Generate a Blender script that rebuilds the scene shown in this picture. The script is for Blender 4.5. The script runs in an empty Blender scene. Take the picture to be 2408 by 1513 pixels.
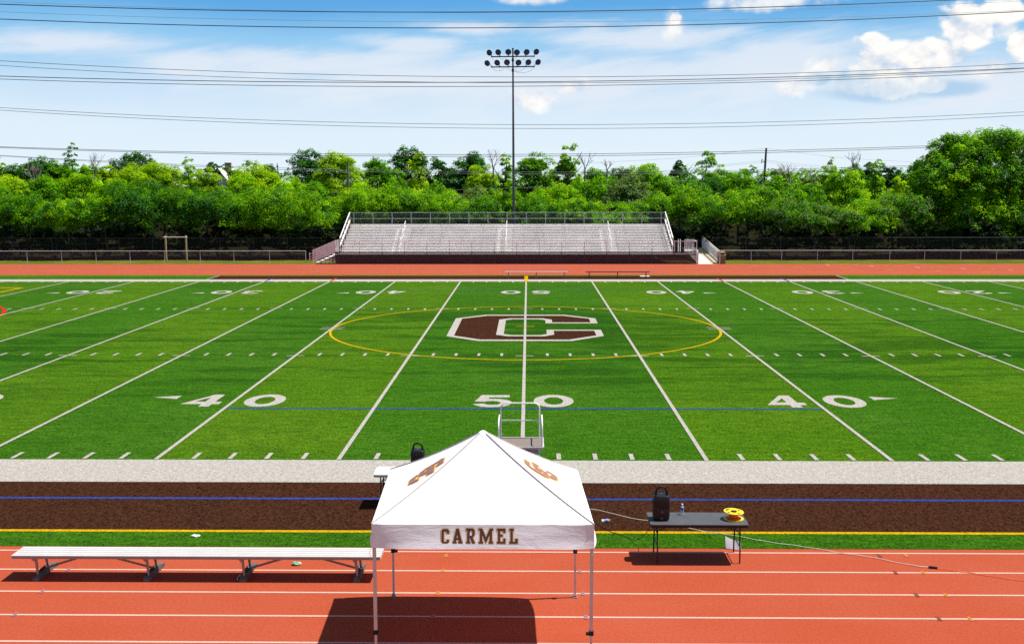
import bpy, bmesh, math, random
import numpy as np
from mathutils import Vector, Matrix
from mathutils.geometry import tessellate_polygon

R = math.radians
scene = bpy.context.scene
COL = scene.collection
random.seed(7)

# ------------------------------------------------------------------ camera
CAM = np.array([0.1476, -26.0243, 6.8403])
PITCH, YAW, ROLL, FPX = 0.12859, 0.015202, -0.001475, 2530.08      # focal length in pixels of a 2408 px wide picture
cam_data = bpy.data.cameras.new('camera')
cam = bpy.data.objects.new('camera', cam_data)
COL.objects.link(cam)
cam_data.sensor_width = 36.0
cam_data.sensor_fit = 'HORIZONTAL'
cam_data.lens = 36.0 * FPX / 2408.0
cam_data.clip_start = 0.1
cam_data.clip_end = 6000.0
cam.matrix_world = (Matrix.Translation(Vector(CAM)) @ Matrix.Rotation(YAW, 4, 'Z')
                    @ Matrix.Rotation(math.pi / 2 - PITCH, 4, 'X') @ Matrix.Rotation(ROLL, 4, 'Z'))
scene.camera = cam


def ray(u, v):
    """view direction through a point measured on the photograph (2408 px wide)"""
    a = (u - 1204) / FPX
    w = (v - 756.5) / FPX
    c, s = math.cos(ROLL), math.sin(ROLL)
    a, w = c * a + s * w, -s * a + c * w
    b = -w
    y = math.cos(PITCH) + math.sin(PITCH) * b
    z = -math.sin(PITCH) + math.cos(PITCH) * b
    return np.array([math.cos(YAW) * a - math.sin(YAW) * y, math.sin(YAW) * a + math.cos(YAW) * y, z])


def G(u, v, z=0.0):
    d = ray(u, v)
    return CAM + d * ((z - CAM[2]) / d[2])


def A(u, v, Y):
    d = ray(u, v)
    return CAM + d * ((Y - CAM[1]) / d[1])


# ------------------------------------------------------------------ sun, sky, exposure
KX, KY = 0.44, 0.055                       # ground offset of a shadow per metre of height
sun_dir = Vector((KX, KY, 1.0)).normalized()
SUN_EL = math.asin(sun_dir.z)
SUN_AZ = math.atan2(sun_dir.x, sun_dir.y)
sd = bpy.data.lights.new('sun', 'SUN')
sd.energy = 5.0
sd.angle = R(0.55)
sd.color = (1.0, 0.955, 0.89)
sun = bpy.data.objects.new('sun', sd)
COL.objects.link(sun)
sun.rotation_euler = sun_dir.to_track_quat('Z', 'Y').to_euler()

scene.view_settings.view_transform = 'Standard'
scene.view_settings.look = 'None'
scene.view_settings.exposure = 0.55
scene.view_settings.gamma = 1.0
scene.view_settings.use_curve_mapping = False
scene.cycles.use_denoising = False
scene.cycles.max_bounces = 8
scene.cycles.transparent_max_bounces = 24
scene.cycles.sample_clamp_indirect = 6.0


class NT:
    """small helper to write node graphs"""
    def __init__(s, tree):
        s.t = tree
        s.n = tree.nodes
        s.l = tree.links

    def link(s, a, b):
        if hasattr(a, 'is_output') or not isinstance(a, (int, float, tuple, list)):
            s.l.new(a, b)
        else:
            b.default_value = a

    def math(s, op, a, b=None, c=None, clamp=False):
        n = s.n.new('ShaderNodeMath')
        n.operation = op
        n.use_clamp = clamp
        s.link(a, n.inputs[0])
        if b is not None:
            s.link(b, n.inputs[1])
        if c is not None:
            s.link(c, n.inputs[2])
        return n.outputs[0]

    def vmath(s, op, a, b=None):
        n = s.n.new('ShaderNodeVectorMath')
        n.operation = op
        s.link(a, n.inputs[0])
        if b is not None:
            s.link(b, n.inputs[1])
        return n.outputs['Value'] if op in ('LENGTH', 'DOT_PRODUCT', 'DISTANCE') else n.outputs[0]

    def sep(s, v):
        n = s.n.new('ShaderNodeSeparateXYZ')
        s.link(v, n.inputs[0])
        return n.outputs

    def comb(s, x, y, z):
        n = s.n.new('ShaderNodeCombineXYZ')
        for i, q in enumerate((x, y, z)):
            s.link(q, n.inputs[i])
        return n.outputs[0]

    def noise(s, vec, scale, detail=4, rough=0.55, dist=0.0):
        n = s.n.new('ShaderNodeTexNoise')
        n.inputs['Scale'].default_value = scale
        n.inputs['Detail'].default_value = detail
        n.inputs['Roughness'].default_value = rough
        n.inputs['Distortion'].default_value = dist
        if vec is not None:
            s.link(vec, n.inputs['Vector'])
        return n.outputs['Fac']

    def voronoi(s, vec, scale, feature='F1'):
        n = s.n.new('ShaderNodeTexVoronoi')
        n.feature = feature
        n.inputs['Scale'].default_value = scale
        s.link(vec, n.inputs['Vector'])
        return n.outputs['Distance']

    def mix(s, f, a, b, blend='MIX'):
        n = s.n.new('ShaderNodeMix')
        n.data_type = 'RGBA'
        n.blend_type = blend
        s.link(f, n.inputs['Factor'])
        for q, k in ((a, 'A'), (b, 'B')):
            i = [x for x in n.inputs if x.name == k and x.type == 'RGBA'][0]
            if isinstance(q, (tuple, list)):
                i.default_value = tuple(q) + (1.0,) if len(q) == 3 else q
            else:
                s.l.new(q, i)
        return [o for o in n.outputs if o.type == 'RGBA'][0]

    def step(s, v, lo, hi, smooth=True):
        n = s.n.new('ShaderNodeMapRange')
        n.interpolation_type = 'SMOOTHSTEP' if smooth else 'LINEAR'
        n.inputs['From Min'].default_value = lo
        n.inputs['From Max'].default_value = hi
        s.link(v, n.inputs['Value'])
        return n.outputs['Result']

    def ramp(s, v, stops):
        n = s.n.new('ShaderNodeValToRGB')
        e = n.color_ramp.elements
        while len(e) < len(stops):
            e.new(0.5)
        for el, (p, c) in zip(e, stops):
            el.position = p
            el.color = tuple(c) + (1.0,)
        s.link(v, n.inputs[0])
        return n.outputs['Color']

    def bump(s, h, strength=0.3, dist=0.02):
        n = s.n.new('ShaderNodeBump')
        n.inputs['Strength'].default_value = strength
        n.inputs['Distance'].default_value = dist
        s.link(h, n.inputs['Height'])
        return n.outputs['Normal']


def build_world():
    w = bpy.data.worlds.new('World')
    scene.world = w
    w.use_nodes = True
    t = NT(w.node_tree)
    t.n.clear()
    sky = t.n.new('ShaderNodeTexSky')
    sky.sky_type = 'NISHITA'
    sky.sun_disc = False
    sky.sun_elevation = SUN_EL
    sky.sun_rotation = SUN_AZ
    sky.air_density = 1.0
    sky.dust_density = 0.8
    sky.ozone_density = 1.5
    b1 = t.n.new('ShaderNodeBackground')
    b1.inputs['Strength'].default_value = 0.065
    t.l.new(sky.outputs['Color'], b1.inputs['Color'])
    tc = t.n.new('ShaderNodeTexCoord')
    x, y, z = t.sep(tc.outputs['Generated'])
    hor = t.math('SQRT', t.math('ADD', t.math('MULTIPLY', x, x), t.math('MULTIPLY', y, y)))
    W = t.math('DIVIDE', z, t.math('MAXIMUM', hor, 0.02))
    U = t.math('ARCTAN2', x, y)
    P = t.comb(U, W, 0.0)

    def uw(px, py):
        d = ray(px, py)
        return math.atan2(d[0], d[1]), d[2] / math.hypot(d[0], d[1])

    # clear-air gradient of the low sky: pale at the horizon, clean blue above
    el = t.math('MULTIPLY', W, 2.0, clamp=True)
    wob = t.noise(t.vmath('MULTIPLY', P, (5.0, 16.0, 1.0)), 1.0, 3, 0.5)
    el2 = t.math('ADD', el, t.math('MULTIPLY', t.math('SUBTRACT', wob, 0.5), 0.075))
    col = t.ramp(el2, [(0.0, (0.79, 0.90, 0.975)), (0.10, (0.73, 0.86, 0.965)), (0.178, (0.56, 0.75, 0.93)),
                       (0.256, (0.29, 0.59, 0.88)), (0.315, (0.125, 0.41, 0.79)), (0.40, (0.08, 0.31, 0.70)), (1.0, (0.05, 0.20, 0.52))])

    def blobs(items):
        acc = None
        for (px, py, rx, ry) in items:
            u0, w0 = uw(px, py)
            q = t.vmath('MULTIPLY', t.vmath('SUBTRACT', P, (u0, w0, 0.0)), (FPX / rx, FPX / ry, 1.0))
            m = t.math('SUBTRACT', 1.0, t.vmath('LENGTH', q))
            acc = m if acc is None else t.math('SMOOTH_MAX', acc, m, 0.15)
        return acc

    # thin high veil
    veil = blobs([(1250, 190, 1000, 95), (140, 100, 300, 40), (440, 155, 170, 45), (780, 150, 330, 45), (960, 100, 170, 32),
                  (1100, 68, 170, 22), (1900, 150, 500, 90), (1500, 90, 420, 50), (2300, 190, 320, 110)])
    # streaks tilted a little from the horizontal
    rot = t.comb(t.math('ADD', t.math('MULTIPLY', U, 9.0), t.math('MULTIPLY', W, 12.0)),
                 t.math('SUBTRACT', t.math('MULTIPLY', W, 60.0), t.math('MULTIPLY', U, 11.0)), 0.0)
    st = t.noise(rot, 1.0, 6, 0.6, 0.6)
    st2 = t.noise(t.vmath('MULTIPLY', P, (7.0, 34.0, 1.0)), 1.0, 5, 0.55, 0.4)
    vd = t.math('ADD', t.math('MULTIPLY', veil, 0.75), t.math('ADD', t.math('MULTIPLY', t.math('SUBTRACT', st, 0.5), 1.1),
                                                              t.math('MULTIPLY', t.math('SUBTRACT', st2, 0.5), 1.1)))
    va = t.math('MULTIPLY', t.step(vd, -0.05, 0.65), 0.78)
    col = t.mix(va, col, (0.80, 0.85, 0.93))

    # heaped clouds
    cum = blobs([(2080, 150, 95, 62), (2185, 132, 85, 46), (2062, 95, 36, 24), (2110, 195, 85, 36),
                 (2270, 55, 66, 56), (2352, 25, 62, 36), (2402, 105, 26, 34), (2180, 200, 60, 22), (1590, 44, 24, 26)])
    cum2 = blobs([(1938, 150, 56, 42), (1905, 185, 34, 24), (2365, 66, 30, 24), (1585, 62, 32, 60), (1250, 237, 90, 30), (1350, 205, 66, 26),
                  (1790, 2, 190, 26), (1250, -2, 120, 16), (1855, 208, 36, 26), (2335, 165, 70, 26), (2005, 208, 60, 28)])
    pv = t.vmath('MULTIPLY', P, (1.0, 1.25, 1.0))
    pv2 = t.vmath('ADD', pv, (0.0040, 0.0095, 0.0))

    def billow(p):
        a = t.noise(p, 17.0, 9, 0.62, 0.10)
        b = t.math('ADD', t.math('SUBTRACT', 0.55, t.voronoi(p, 52.0, 'SMOOTH_F1')), t.math('MULTIPLY', t.math('SUBTRACT', 0.5, t.voronoi(p, 120.0, 'SMOOTH_F1')), 0.5))
        return t.math('ADD', t.math('MULTIPLY', t.math('SUBTRACT', a, 0.5), 2.5), t.math('MULTIPLY', b, 0.42))
    n1 = billow(pv)
    n2 = billow(pv2)
    cd = t.math('ADD', t.math('MULTIPLY', cum, 1.15), n1)
    cd2 = t.math('ADD', t.math('MULTIPLY', cum2, 1.20), t.math('MULTIPLY', n1, 1.05))
    ca = t.math('MAXIMUM', t.math('MULTIPLY', t.step(cd, 0.12, 0.52), 0.97), t.math('MULTIPLY', t.step(cd2, 0.02, 0.95), 0.78))
    lit = t.math('ADD', 0.58, t.math('MULTIPLY', t.math('SUBTRACT', n1, n2), 1.5), clamp=True)
    u0, w0 = uw(2080, 150)
    low = t.step(t.math('SUBTRACT', cd, 0.2), 0.0, 1.1)
    ccol = t.ramp(t.math('MULTIPLY', lit, 1.0), [(0.0, (0.55, 0.68, 0.84)), (0.38, (0.78, 0.82, 0.88)), (0.66, (0.97, 0.955, 0.93)), (1.0, (1.08, 1.05, 0.98))])
    # grey-blue flat undersides
    under = blobs([(2060, 214, 150, 34), (2220, 208, 120, 26), (1920, 186, 50, 22), (2010, 190, 60, 40)])
    ua = t.math('MULTIPLY', t.step(t.math('ADD', t.math('MULTIPLY', under, 1.2), t.math('MULTIPLY', t.math('SUBTRACT', n1, 0.1), 0.25)), 0.05, 0.7), 0.85)
    col = t.mix(ua, col, (0.40, 0.62, 0.84))
    ub = t.math('MULTIPLY', t.step(under, 0.0, 0.8), 0.62)
    col = t.mix(ca, col, t.mix(ub, ccol, (0.50, 0.67, 0.86)))
    b2 = t.n.new('ShaderNodeBackground')
    b2.inputs['Strength'].default_value = 0.69
    t.l.new(col, b2.inputs['Color'])
    mx = t.n.new('ShaderNodeMixShader')
    t.link(t.step(z, 0.22, 0.45), mx.inputs[0])
    t.l.new(b2.outputs[0], mx.inputs[1])
    t.l.new(b1.outputs[0], mx.inputs[2])
    out = t.n.new('ShaderNodeOutputWorld')
    t.l.new(mx.outputs[0], out.inputs[0])


build_world()

# ------------------------------------------------------------------ materials
MATS = {}


def new_mat(name):
    m = bpy.data.materials.new(name)
    m.use_nodes = True
    t = NT(m.node_tree)
    p = [n for n in t.n if n.type == 'BSDF_PRINCIPLED'][0]
    MATS[name] = m
    return m, t, p


def objco(t):
    return t.n.new('ShaderNodeTexCoord').outputs['Object']


def geopos(t):
    return t.n.new('ShaderNodeNewGeometry').outputs['Position']


def simple(name, c, rough=0.6, metal=0.0, var=0.12, scale=8.0, bump=0.0, spec=0.4, sheen=0.0):
    m, t, p = new_mat(name)
    co = objco(t)
    n = t.noise(co, scale, 5, 0.6)
    n2 = t.noise(co, scale * 7, 3, 0.6)
    f = t.math('ADD', t.math('MULTIPLY', n, 0.65), t.math('MULTIPLY', n2, 0.35))
    d = tuple(max(0.0, x * (1 - var * 1.6)) for x in c)
    l = tuple(min(1.0, x * (1 + var * 1.3)) for x in c)
    t.l.new(t.ramp(f, [(0.30, d), (0.70, l)]), p.inputs['Base Color'])
    p.inputs['Metallic'].default_value = metal
    p.inputs['Roughness'].default_value = rough
    t.link(t.math('ADD', rough - 0.08, t.math('MULTIPLY', n, 0.16)), p.inputs['Roughness'])
    p.inputs['Specular IOR Level'].default_value = spec
    if bump:
        t.link(t.bump(n2, bump, 0.01), p.inputs['Normal'])
    if sheen:
        p.inputs['Sheen Weight'].default_value = sheen
    return m


def turf_mat(name, base, striped=False, fibre=0.5, light=None, patch=0.5, sheen=0.06):
    """artificial turf: short fibres, worn patches, optional alternating five yard bands"""
    m, t, p = new_mat(name)
    co = geopos(t)
    x, y, z = t.sep(co)
    if striped:
        ax = t.math('ADD', t.math('ABSOLUTE', x), t.math('MULTIPLY', t.math('SUBTRACT', t.noise(co, 3.0, 4, 0.7), 0.5), 0.30))
        band = t.math('MODULO', t.math('DIVIDE', ax, 4.572), 2.0)
        s = t.math('MULTIPLY', t.step(band, 0.985, 1.015), t.math('MULTIPLY', t.math('GREATER_THAN', y, 0.0), t.math('LESS_THAN', y, 48.77)))
        col = t.mix(s, base[0], base[1])
    else:
        col = t.mix(0.0, base, base)
    # dark smears of flattened fibre and rubber fill, drawn out along the field
    sm = t.noise(t.vmath('MULTIPLY', co, (0.15, 0.75, 1.0)), 1.0, 9, 0.72, 0.3)
    sm2 = t.noise(t.vmath('MULTIPLY', co, (0.030, 0.060, 1.0)), 1.0, 3, 0.5)
    where = t.math('MULTIPLY', t.step(y, 5.0, 13.0), t.math('SUBTRACT', 1.0, t.step(y, 27.0, 38.0))) if striped else 0.3
    smear = t.math('MULTIPLY', t.step(t.math('ADD', sm, t.math('MULTIPLY', t.math('SUBTRACT', sm2, 0.5), 0.7)), 0.45, 0.60), t.math('ADD', 0.30, t.math('MULTIPLY', where, 0.70)))
    col = t.mix(t.math('MULTIPLY', smear, patch), col, t.mix(1.0, col, (0.40, 0.56, 0.35), 'MULTIPLY'))
    # broad tone drift
    dr = t.noise(t.vmath('MULTIPLY', co, (0.7, 1.0, 1.0)), 0.16, 5, 0.65)
    col = t.mix(t.math('MULTIPLY', t.step(dr, 0.40, 0.66), 0.38 if striped else 0.08), col, t.mix(1.0, col, (1.8, 1.30, 5.0) if striped else (1.25, 1.25, 1.25), 'MULTIPLY'))
    # nap of the pile: short streaks across the view
    nap = t.noise(t.vmath('MULTIPLY', co, (1.0, 3.2, 1.0)), 1.5, 6, 0.75, 0.4)
    col = t.mix(t.step(nap, 0.36, 0.64), t.mix(1.0, col, (0.74, 0.80, 0.70), 'MULTIPLY'), t.mix(1.0, col, (1.30, 1.18, 1.5), 'MULTIPLY')) if striped else col
    # fibres: strands in every direction, from hand-wide tufts down to single blades
    f1 = t.noise(t.vmath('MULTIPLY', co, (1.0, 0.55, 1.0)), 15.0, 6, 0.92, 0.5)
    f2 = t.noise(t.vmath('MULTIPLY', co, (1.0, 0.65, 1.0)), 38.0, 3, 0.8, 1.0)
    f = t.math('ADD', t.math('MULTIPLY', f1, 0.55), t.math('MULTIPLY', f2, 0.45))
    dk = t.mix(1.0, col, (1 - fibre, 1 - fibre, 1 - fibre), 'MULTIPLY')
    lt = t.mix(1.0, col, light or (1.0 + fibre * 1.3, 1.0 + fibre * 0.85, 1.0 + fibre * 1.6), 'MULTIPLY')
    col = t.mix(t.step(f, 0.42, 0.58), dk, lt)
    t.l.new(col, p.inputs['Base Color'])
    p.inputs['Roughness'].default_value = 0.9
    p.inputs['Specular IOR Level'].default_value = 0.0
    p.inputs['Sheen Weight'].default_value = sheen
    p.inputs['Sheen Roughness'].default_value = 0.35
    p.inputs['Sheen Tint'].default_value = (1.0, 1.0, 0.55, 1.0)
    t.link(t.bump(f2, 0.6, 0.04), p.inputs['Normal'])
    return m


turf_mat('turf_green', ((0.0245, 0.099, 0.0014), (0.0395, 0.117, 0.0010)), striped=True, fibre=0.72, light=(1.75, 1.60, 1.7), patch=0.92, sheen=0.085)
turf_mat('turf_brown', (0.0245, 0.0100, 0.0058), fibre=0.75, light=(2.9, 2.7, 2.5), patch=0.06, sheen=0.02)
turf_mat('turf_white', (0.335, 0.312, 0.280), fibre=0.30, light=(1.35, 1.35, 1.35), patch=0.06)
turf_mat('turf_blue', (0.0162, 0.0486, 0.2187), fibre=0.45, patch=0.1)
turf_mat('turf_yellow', (0.4212, 0.2754, 0.00324), fibre=0.35, patch=0.1)
turf_mat('turf_red', (0.3726, 0.02106, 0.01053), fibre=0.30, patch=0.1)
turf_mat('turf_teal', (0.020, 0.125, 0.070), fibre=0.40, patch=0.3)


def track_mat():
    m, t, p = new_mat('track_red')
    co = geopos(t)
    a = t.noise(co, 0.45, 5, 0.6)
    b = t.noise(t.vmath('MULTIPLY', co, (0.3, 1.6, 1.0)), 1.2, 4, 0.6)
    g = t.noise(co, 20.0, 6, 0.9)
    col = t.mix(t.step(a, 0.3, 0.7), (0.318, 0.056, 0.023), (0.330, 0.064, 0.030))
    col = t.mix(t.math('MULTIPLY', t.step(b, 0.4, 0.75), 0.16), col, (0.38, 0.084, 0.042))
    col = t.mix(t.step(g, 0.40, 0.60), t.mix(1.0, col, (0.88, 0.84, 0.80), 'MULTIPLY'), t.mix(1.0, col, (1.08, 1.16, 1.24), 'MULTIPLY'))
    sp = t.noise(co, 5.0, 5, 0.65)
    col = t.mix(t.math('MULTIPLY', t.step(sp, 0.62, 0.78), 0.14), col, (0.30, 0.05, 0.02))
    t.l.new(col, p.inputs['Base Color'])
    p.inputs['Roughness'].default_value = 0.9
    p.inputs['Specular IOR Level'].default_value = 0.06
    t.link(t.bump(g, 0.35, 0.006), p.inputs['Normal'])


track_mat()


def paint_mat(name, c):
    m, t, p = new_mat(name)
    co = geopos(t)
    g = t.noise(co, 55.0, 3, 0.7)
    w = t.noise(co, 1.3, 4, 0.6)
    col = t.mix(t.step(g, 0.35, 0.7), tuple(v * 0.72 for v in c), tuple(min(1, v * 1.08) for v in c))
    col = t.mix(t.math('MULTIPLY', t.step(w, 0.45, 0.8), 0.3), col, tuple(v * 0.75 for v in c))
    t.l.new(col, p.inputs['Base Color'])
    p.inputs['Roughness'].default_value = 0.85
    p.inputs['Specular IOR Level'].default_value = 0.15


paint_mat('lane_white', (0.5832, 0.3726, 0.2997))
paint_mat('lane_far', (0.6885, 0.3726, 0.2916))
paint_mat('tick_yellow', (0.43, 0.155, 0.028))
paint_mat('tick_blue', (0.2916, 0.1296, 0.162))
paint_mat('tick_brown', (0.1944, 0.0486, 0.0324))


def ground_mat():
    m, t, p = new_mat('mown_grass')
    co = geopos(t)
    a = t.noise(co, 0.35, 5, 0.6)
    g = t.noise(co, 16.0, 4, 0.7)
    col = t.mix(t.step(a, 0.35, 0.68), (0.08, 0.105, 0.008), (0.145, 0.13, 0.02))
    col = t.mix(t.step(g, 0.3, 0.7), t.mix(1.0, col, (0.6, 0.6, 0.6), 'MULTIPLY'), t.mix(1.0, col, (1.3, 1.3, 1.3), 'MULTIPLY'))
    t.l.new(col, p.inputs['Base Color'])
    p.inputs['Roughness'].default_value = 0.9
    p.inputs['Specular IOR Level'].default_value = 0.0
    t.link(t.bump(g, 0.5, 0.05), p.inputs['Normal'])


ground_mat()


def leaf_mat(name, dark, light, trans=0.42):
    """leaf: reflects and lets light through; the tint varies from clump to clump"""
    m, t, p = new_mat(name)
    at = t.n.new('ShaderNodeAttribute')
    at.attribute_name = 'tint'
    col = t.mix(at.outputs['Fac'], dark, light)
    p.inputs['Roughness'].default_value = 0.55
    p.inputs['Specular IOR Level'].default_value = 0.12
    t.l.new(col, p.inputs['Base Color'])
    tr = t.n.new('ShaderNodeBsdfTranslucent')
    t.l.new(t.mix(1.0, col, (1.7, 1.5, 0.4), 'MULTIPLY'), tr.inputs['Color'])
    mx = t.n.new('ShaderNodeMixShader')
    mx.inputs[0].default_value = trans
    t.l.new(p.outputs[0], mx.inputs[1])
    t.l.new(tr.outputs[0], mx.inputs[2])
    out = [n for n in t.n if n.type == 'OUTPUT_MATERIAL'][0]
    t.l.new(mx.outputs[0], out.inputs['Surface'])


leaf_mat('leaf_bright', (0.09, 0.27, 0.002), (0.36, 0.62, 0.003), 0.55)
leaf_mat('leaf_mid', (0.032, 0.14, 0.002), (0.2, 0.48, 0.003), 0.55)
leaf_mat('leaf_dark', (0.012, 0.075, 0.01), (0.07, 0.26, 0.022), 0.45)
leaf_mat('leaf_yellow', (0.16, 0.32, 0.003), (0.42, 0.62, 0.005), 0.55)
leaf_mat('leaf_blue', (0.012, 0.04, 0.028), (0.05, 0.105, 0.075), 0.15)
leaf_mat('leaf_grey', (0.065, 0.13, 0.03), (0.215, 0.35, 0.105), 0.4)
leaf_mat('leaf_shade', (0.004, 0.013, 0.003), (0.014, 0.040, 0.006), 0.25)  # near-black leaves: the deep shade under the hedge painted into the colour
simple('bark', (0.085, 0.062, 0.045), 0.9, var=0.35, scale=6, bump=0.5)
simple('bark_pale', (0.34, 0.28, 0.22), 0.9, var=0.3, scale=6, bump=0.4)
simple('bark_grey', (0.20, 0.16, 0.13), 0.9, var=0.3, scale=6, bump=0.4)
simple('alu', (0.6364, 0.6364, 0.6278), 0.42, 0.35, 0.06, 5)
simple('alu_seat', (0.52, 0.485, 0.455), 0.5, 0.0, 0.08, 0.7, spec=0.2)
simple('bench_alu', (0.50, 0.49, 0.47), 0.4, 0.0, 0.05, 3)
simple('alu_deck', (0.86, 0.80, 0.76), 0.55, 0.0, 0.10, 0.5, spec=0.2)
simple('steel_galv', (0.46, 0.47, 0.48), 0.55, 0.1, 0.12, 4)
simple('steel_dark', (0.055, 0.056, 0.060), 0.5, 0.3, 0.2, 6)
simple('steel_rail', (0.78, 0.73, 0.71), 0.6, 0.0, 0.10, 4)
simple('pole_steel', (0.055, 0.060, 0.068), 0.55, 0.2, 0.12, 1.2)
simple('lamp_body', (0.012, 0.013, 0.016), 0.55, 0.0, 0.2, 6, spec=0.2)
simple('lamp_lens', (0.016, 0.045, 0.115), 0.45, 0.0, 0.45, 5, spec=0.25)
simple('wire', (0.012, 0.013, 0.015), 0.6, 0.3, 0.1, 3)
simple('wire_pale', (0.16, 0.18, 0.16), 0.6, 0.2, 0.1, 3)
simple('black_plastic', (0.009, 0.0085, 0.009), 0.42, 0, 0.25, 14, bump=0.12, spec=0.3)
simple('black_top', (0.0645, 0.06536, 0.0688), 0.55, 0, 0.16, 5, bump=0.08, spec=0.45)
simple('black_metal', (0.022, 0.018, 0.018), 0.4, 0.2, 0.2, 9)
simple('white_plastic', (0.688, 0.6794, 0.645), 0.45, 0, 0.04, 5)
simple('grey_plastic', (0.43, 0.3784, 0.3612), 0.5, 0, 0.08, 5)
simple('leg_paint', (0.66, 0.55, 0.49), 0.45, 0.1, 0.08, 6)
simple('frame_taupe', (0.344, 0.2666, 0.2322), 0.5, 0.3, 0.12, 6)
simple('skid_wood', (0.13, 0.10, 0.085), 0.85, 0, 0.4, 9, bump=0.4)
simple('wood_post', (0.42, 0.34, 0.17), 0.85, 0, 0.25, 5, bump=0.4)
simple('wood_pole', (0.085, 0.080, 0.078), 0.9, 0, 0.25, 3, bump=0.4)
simple('deck_carpet', (0.1806, 0.1419, 0.1204), 0.85, 0, 0.14, 20, bump=0.25)
simple('panel_taupe', (0.3096, 0.215, 0.1978), 0.6, 0, 0.10, 6)
simple('reel_yellow', (0.86, 0.60, 0.005), 0.35, 0, 0.05, 6)
simple('reel_orange', (0.78, 0.10, 0.006), 0.4, 0, 0.12, 8)
simple('cord_white', (0.6192, 0.5848, 0.473), 0.5, 0, 0.06, 6)
simple('cord_orange', (0.75, 0.16, 0.025), 0.5, 0, 0.06, 6)
simple('cord_black', (0.015, 0.013, 0.013), 0.5, 0, 0.06, 6)
simple('label_blue', (0.06, 0.13, 0.42), 0.4, 0, 0.25, 30)
simple('cap_white', (0.82, 0.84, 0.86), 0.4, 0, 0.05, 10)
simple('paper_white', (0.6192, 0.5934, 0.6278), 0.7, 0, 0.05, 6)
simple('litter_green', (0.20, 0.52, 0.28), 0.4, 0, 0.5, 22)
simple('litter_pale', (0.62, 0.74, 0.66), 0.4, 0, 0.25, 22)
simple('bottle_dark', (0.10, 0.12, 0.13), 0.25, 0, 0.4, 20, spec=0.7)
simple('print_brown', (0.1161, 0.0344, 0.0215), 0.7, 0, 0.10, 30)
simple('print_faded', (0.27, 0.135, 0.11), 0.7, 0, 0.08, 30)
simple('print_gold', (0.80, 0.40, 0.05), 0.7, 0, 0.06, 30)
simple('print_cream', (0.82, 0.66, 0.45), 0.7, 0, 0.05, 30)
simple('emblem_red', (0.258, 0.043, 0.0172), 0.6, 0, 0.1, 30)
simple('bin_tan', (0.20, 0.135, 0.06), 0.8, 0, 0.35, 25, bump=0.3)
simple('bin_top', (0.5848, 0.4816, 0.2236), 0.7, 0, 0.12, 6)
simple('concrete', (0.5332, 0.4988, 0.4472), 0.85, 0, 0.12, 3, bump=0.15)
simple('ramp_plank', (0.43, 0.3612, 0.2408), 0.85, 0, 0.16, 5, bump=0.15)
simple('siding', (0.78, 0.75, 0.70), 0.8, 0, 0.1, 2)
simple('roof_pale', (0.66, 0.63, 0.60), 0.85, 0, 0.2, 3, bump=0.2)
simple('roof_tan', (0.40, 0.30, 0.22), 0.85, 0, 0.2, 3, bump=0.2)
simple('brick', (0.24, 0.10, 0.07), 0.85, 0, 0.2, 5)
simple('window_dark', (0.03, 0.035, 0.04), 0.2, 0, 0.2, 4, spec=0.6)
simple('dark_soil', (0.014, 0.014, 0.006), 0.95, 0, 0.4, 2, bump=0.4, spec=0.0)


def fabric_mat(name, c0, c1, through, tcol):
    m, t, p = new_mat(name)
    co = objco(t)
    n = t.noise(t.vmath('MULTIPLY', co, (1.0, 1.0, 4.0)), 3.0, 5, 0.6, 0.6)
    n2 = t.noise(co, 260.0, 2, 0.5)
    t.l.new(t.mix(t.step(n, 0.3, 0.75), c0, c1), p.inputs['Base Color'])
    p.inputs['Roughness'].default_value = 0.6
    p.inputs['Specular IOR Level'].default_value = 0.3
    nb = t.bump(t.math('ADD', n, t.math('MULTIPLY', n2, 0.05)), 0.22, 0.03)
    t.link(nb, p.inputs['Normal'])
    tr = t.n.new('ShaderNodeBsdfTranslucent')
    tr.inputs['Color'].default_value = tuple(tcol) + (1,)
    mx = t.n.new('ShaderNodeMixShader')
    mx.inputs[0].default_value = through
    t.l.new(p.outputs[0], mx.inputs[1])
    t.l.new(tr.outputs[0], mx.inputs[2])
    out = [q for q in t.n if q.type == 'OUTPUT_MATERIAL'][0]
    t.l.new(mx.outputs[0], out.inputs['Surface'])


fabric_mat('tent_fabric', (0.90, 0.89, 0.89), (0.94, 0.93, 0.93), 0.05, (0.6, 0.5, 0.5))
fabric_mat('valance_fabric', (0.90, 0.88, 0.90), (0.94, 0.92, 0.93), 0.10, (0.80, 0.70, 0.72))


def chain_mat(name, c, s=0.055, w=0.13, back=0.0):
    """woven wire: diagonal wires with open diamonds between them"""
    m, t, p = new_mat(name)
    x, y, z = t.sep(geopos(t))
    h = t.math('ADD', x, y)
    a = t.math('FRACT', t.math('DIVIDE', t.math('ADD', h, z), s))
    b = t.math('FRACT', t.math('DIVIDE', t.math('SUBTRACT', h, z), s))
    k = t.math('MAXIMUM', t.math('LESS_THAN', a, w), t.math('LESS_THAN', b, w))
    if back:
        k = t.math('MAXIMUM', k, back)
    p.inputs['Base Color'].default_value = tuple(c) + (1,)
    n = t.noise(geopos(t), 3.0, 4)
    t.l.new(t.mix(n, tuple(q * 0.7 for q in c), tuple(min(1, q * 1.25) for q in c)), p.inputs['Base Color'])
    p.inputs['Roughness'].default_value = 0.6
    t.link(k, p.inputs['Alpha'])


chain_mat('chain_galv', (0.20, 0.20, 0.22), 0.055, 0.05)
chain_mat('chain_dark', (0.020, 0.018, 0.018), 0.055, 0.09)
chain_mat('screen_maroon', (0.028, 0.0048, 0.009), 0.06, 0.14, back=0.80)
chain_mat('baluster_mesh', (0.50, 0.50, 0.52), 0.10, 0.22)


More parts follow.
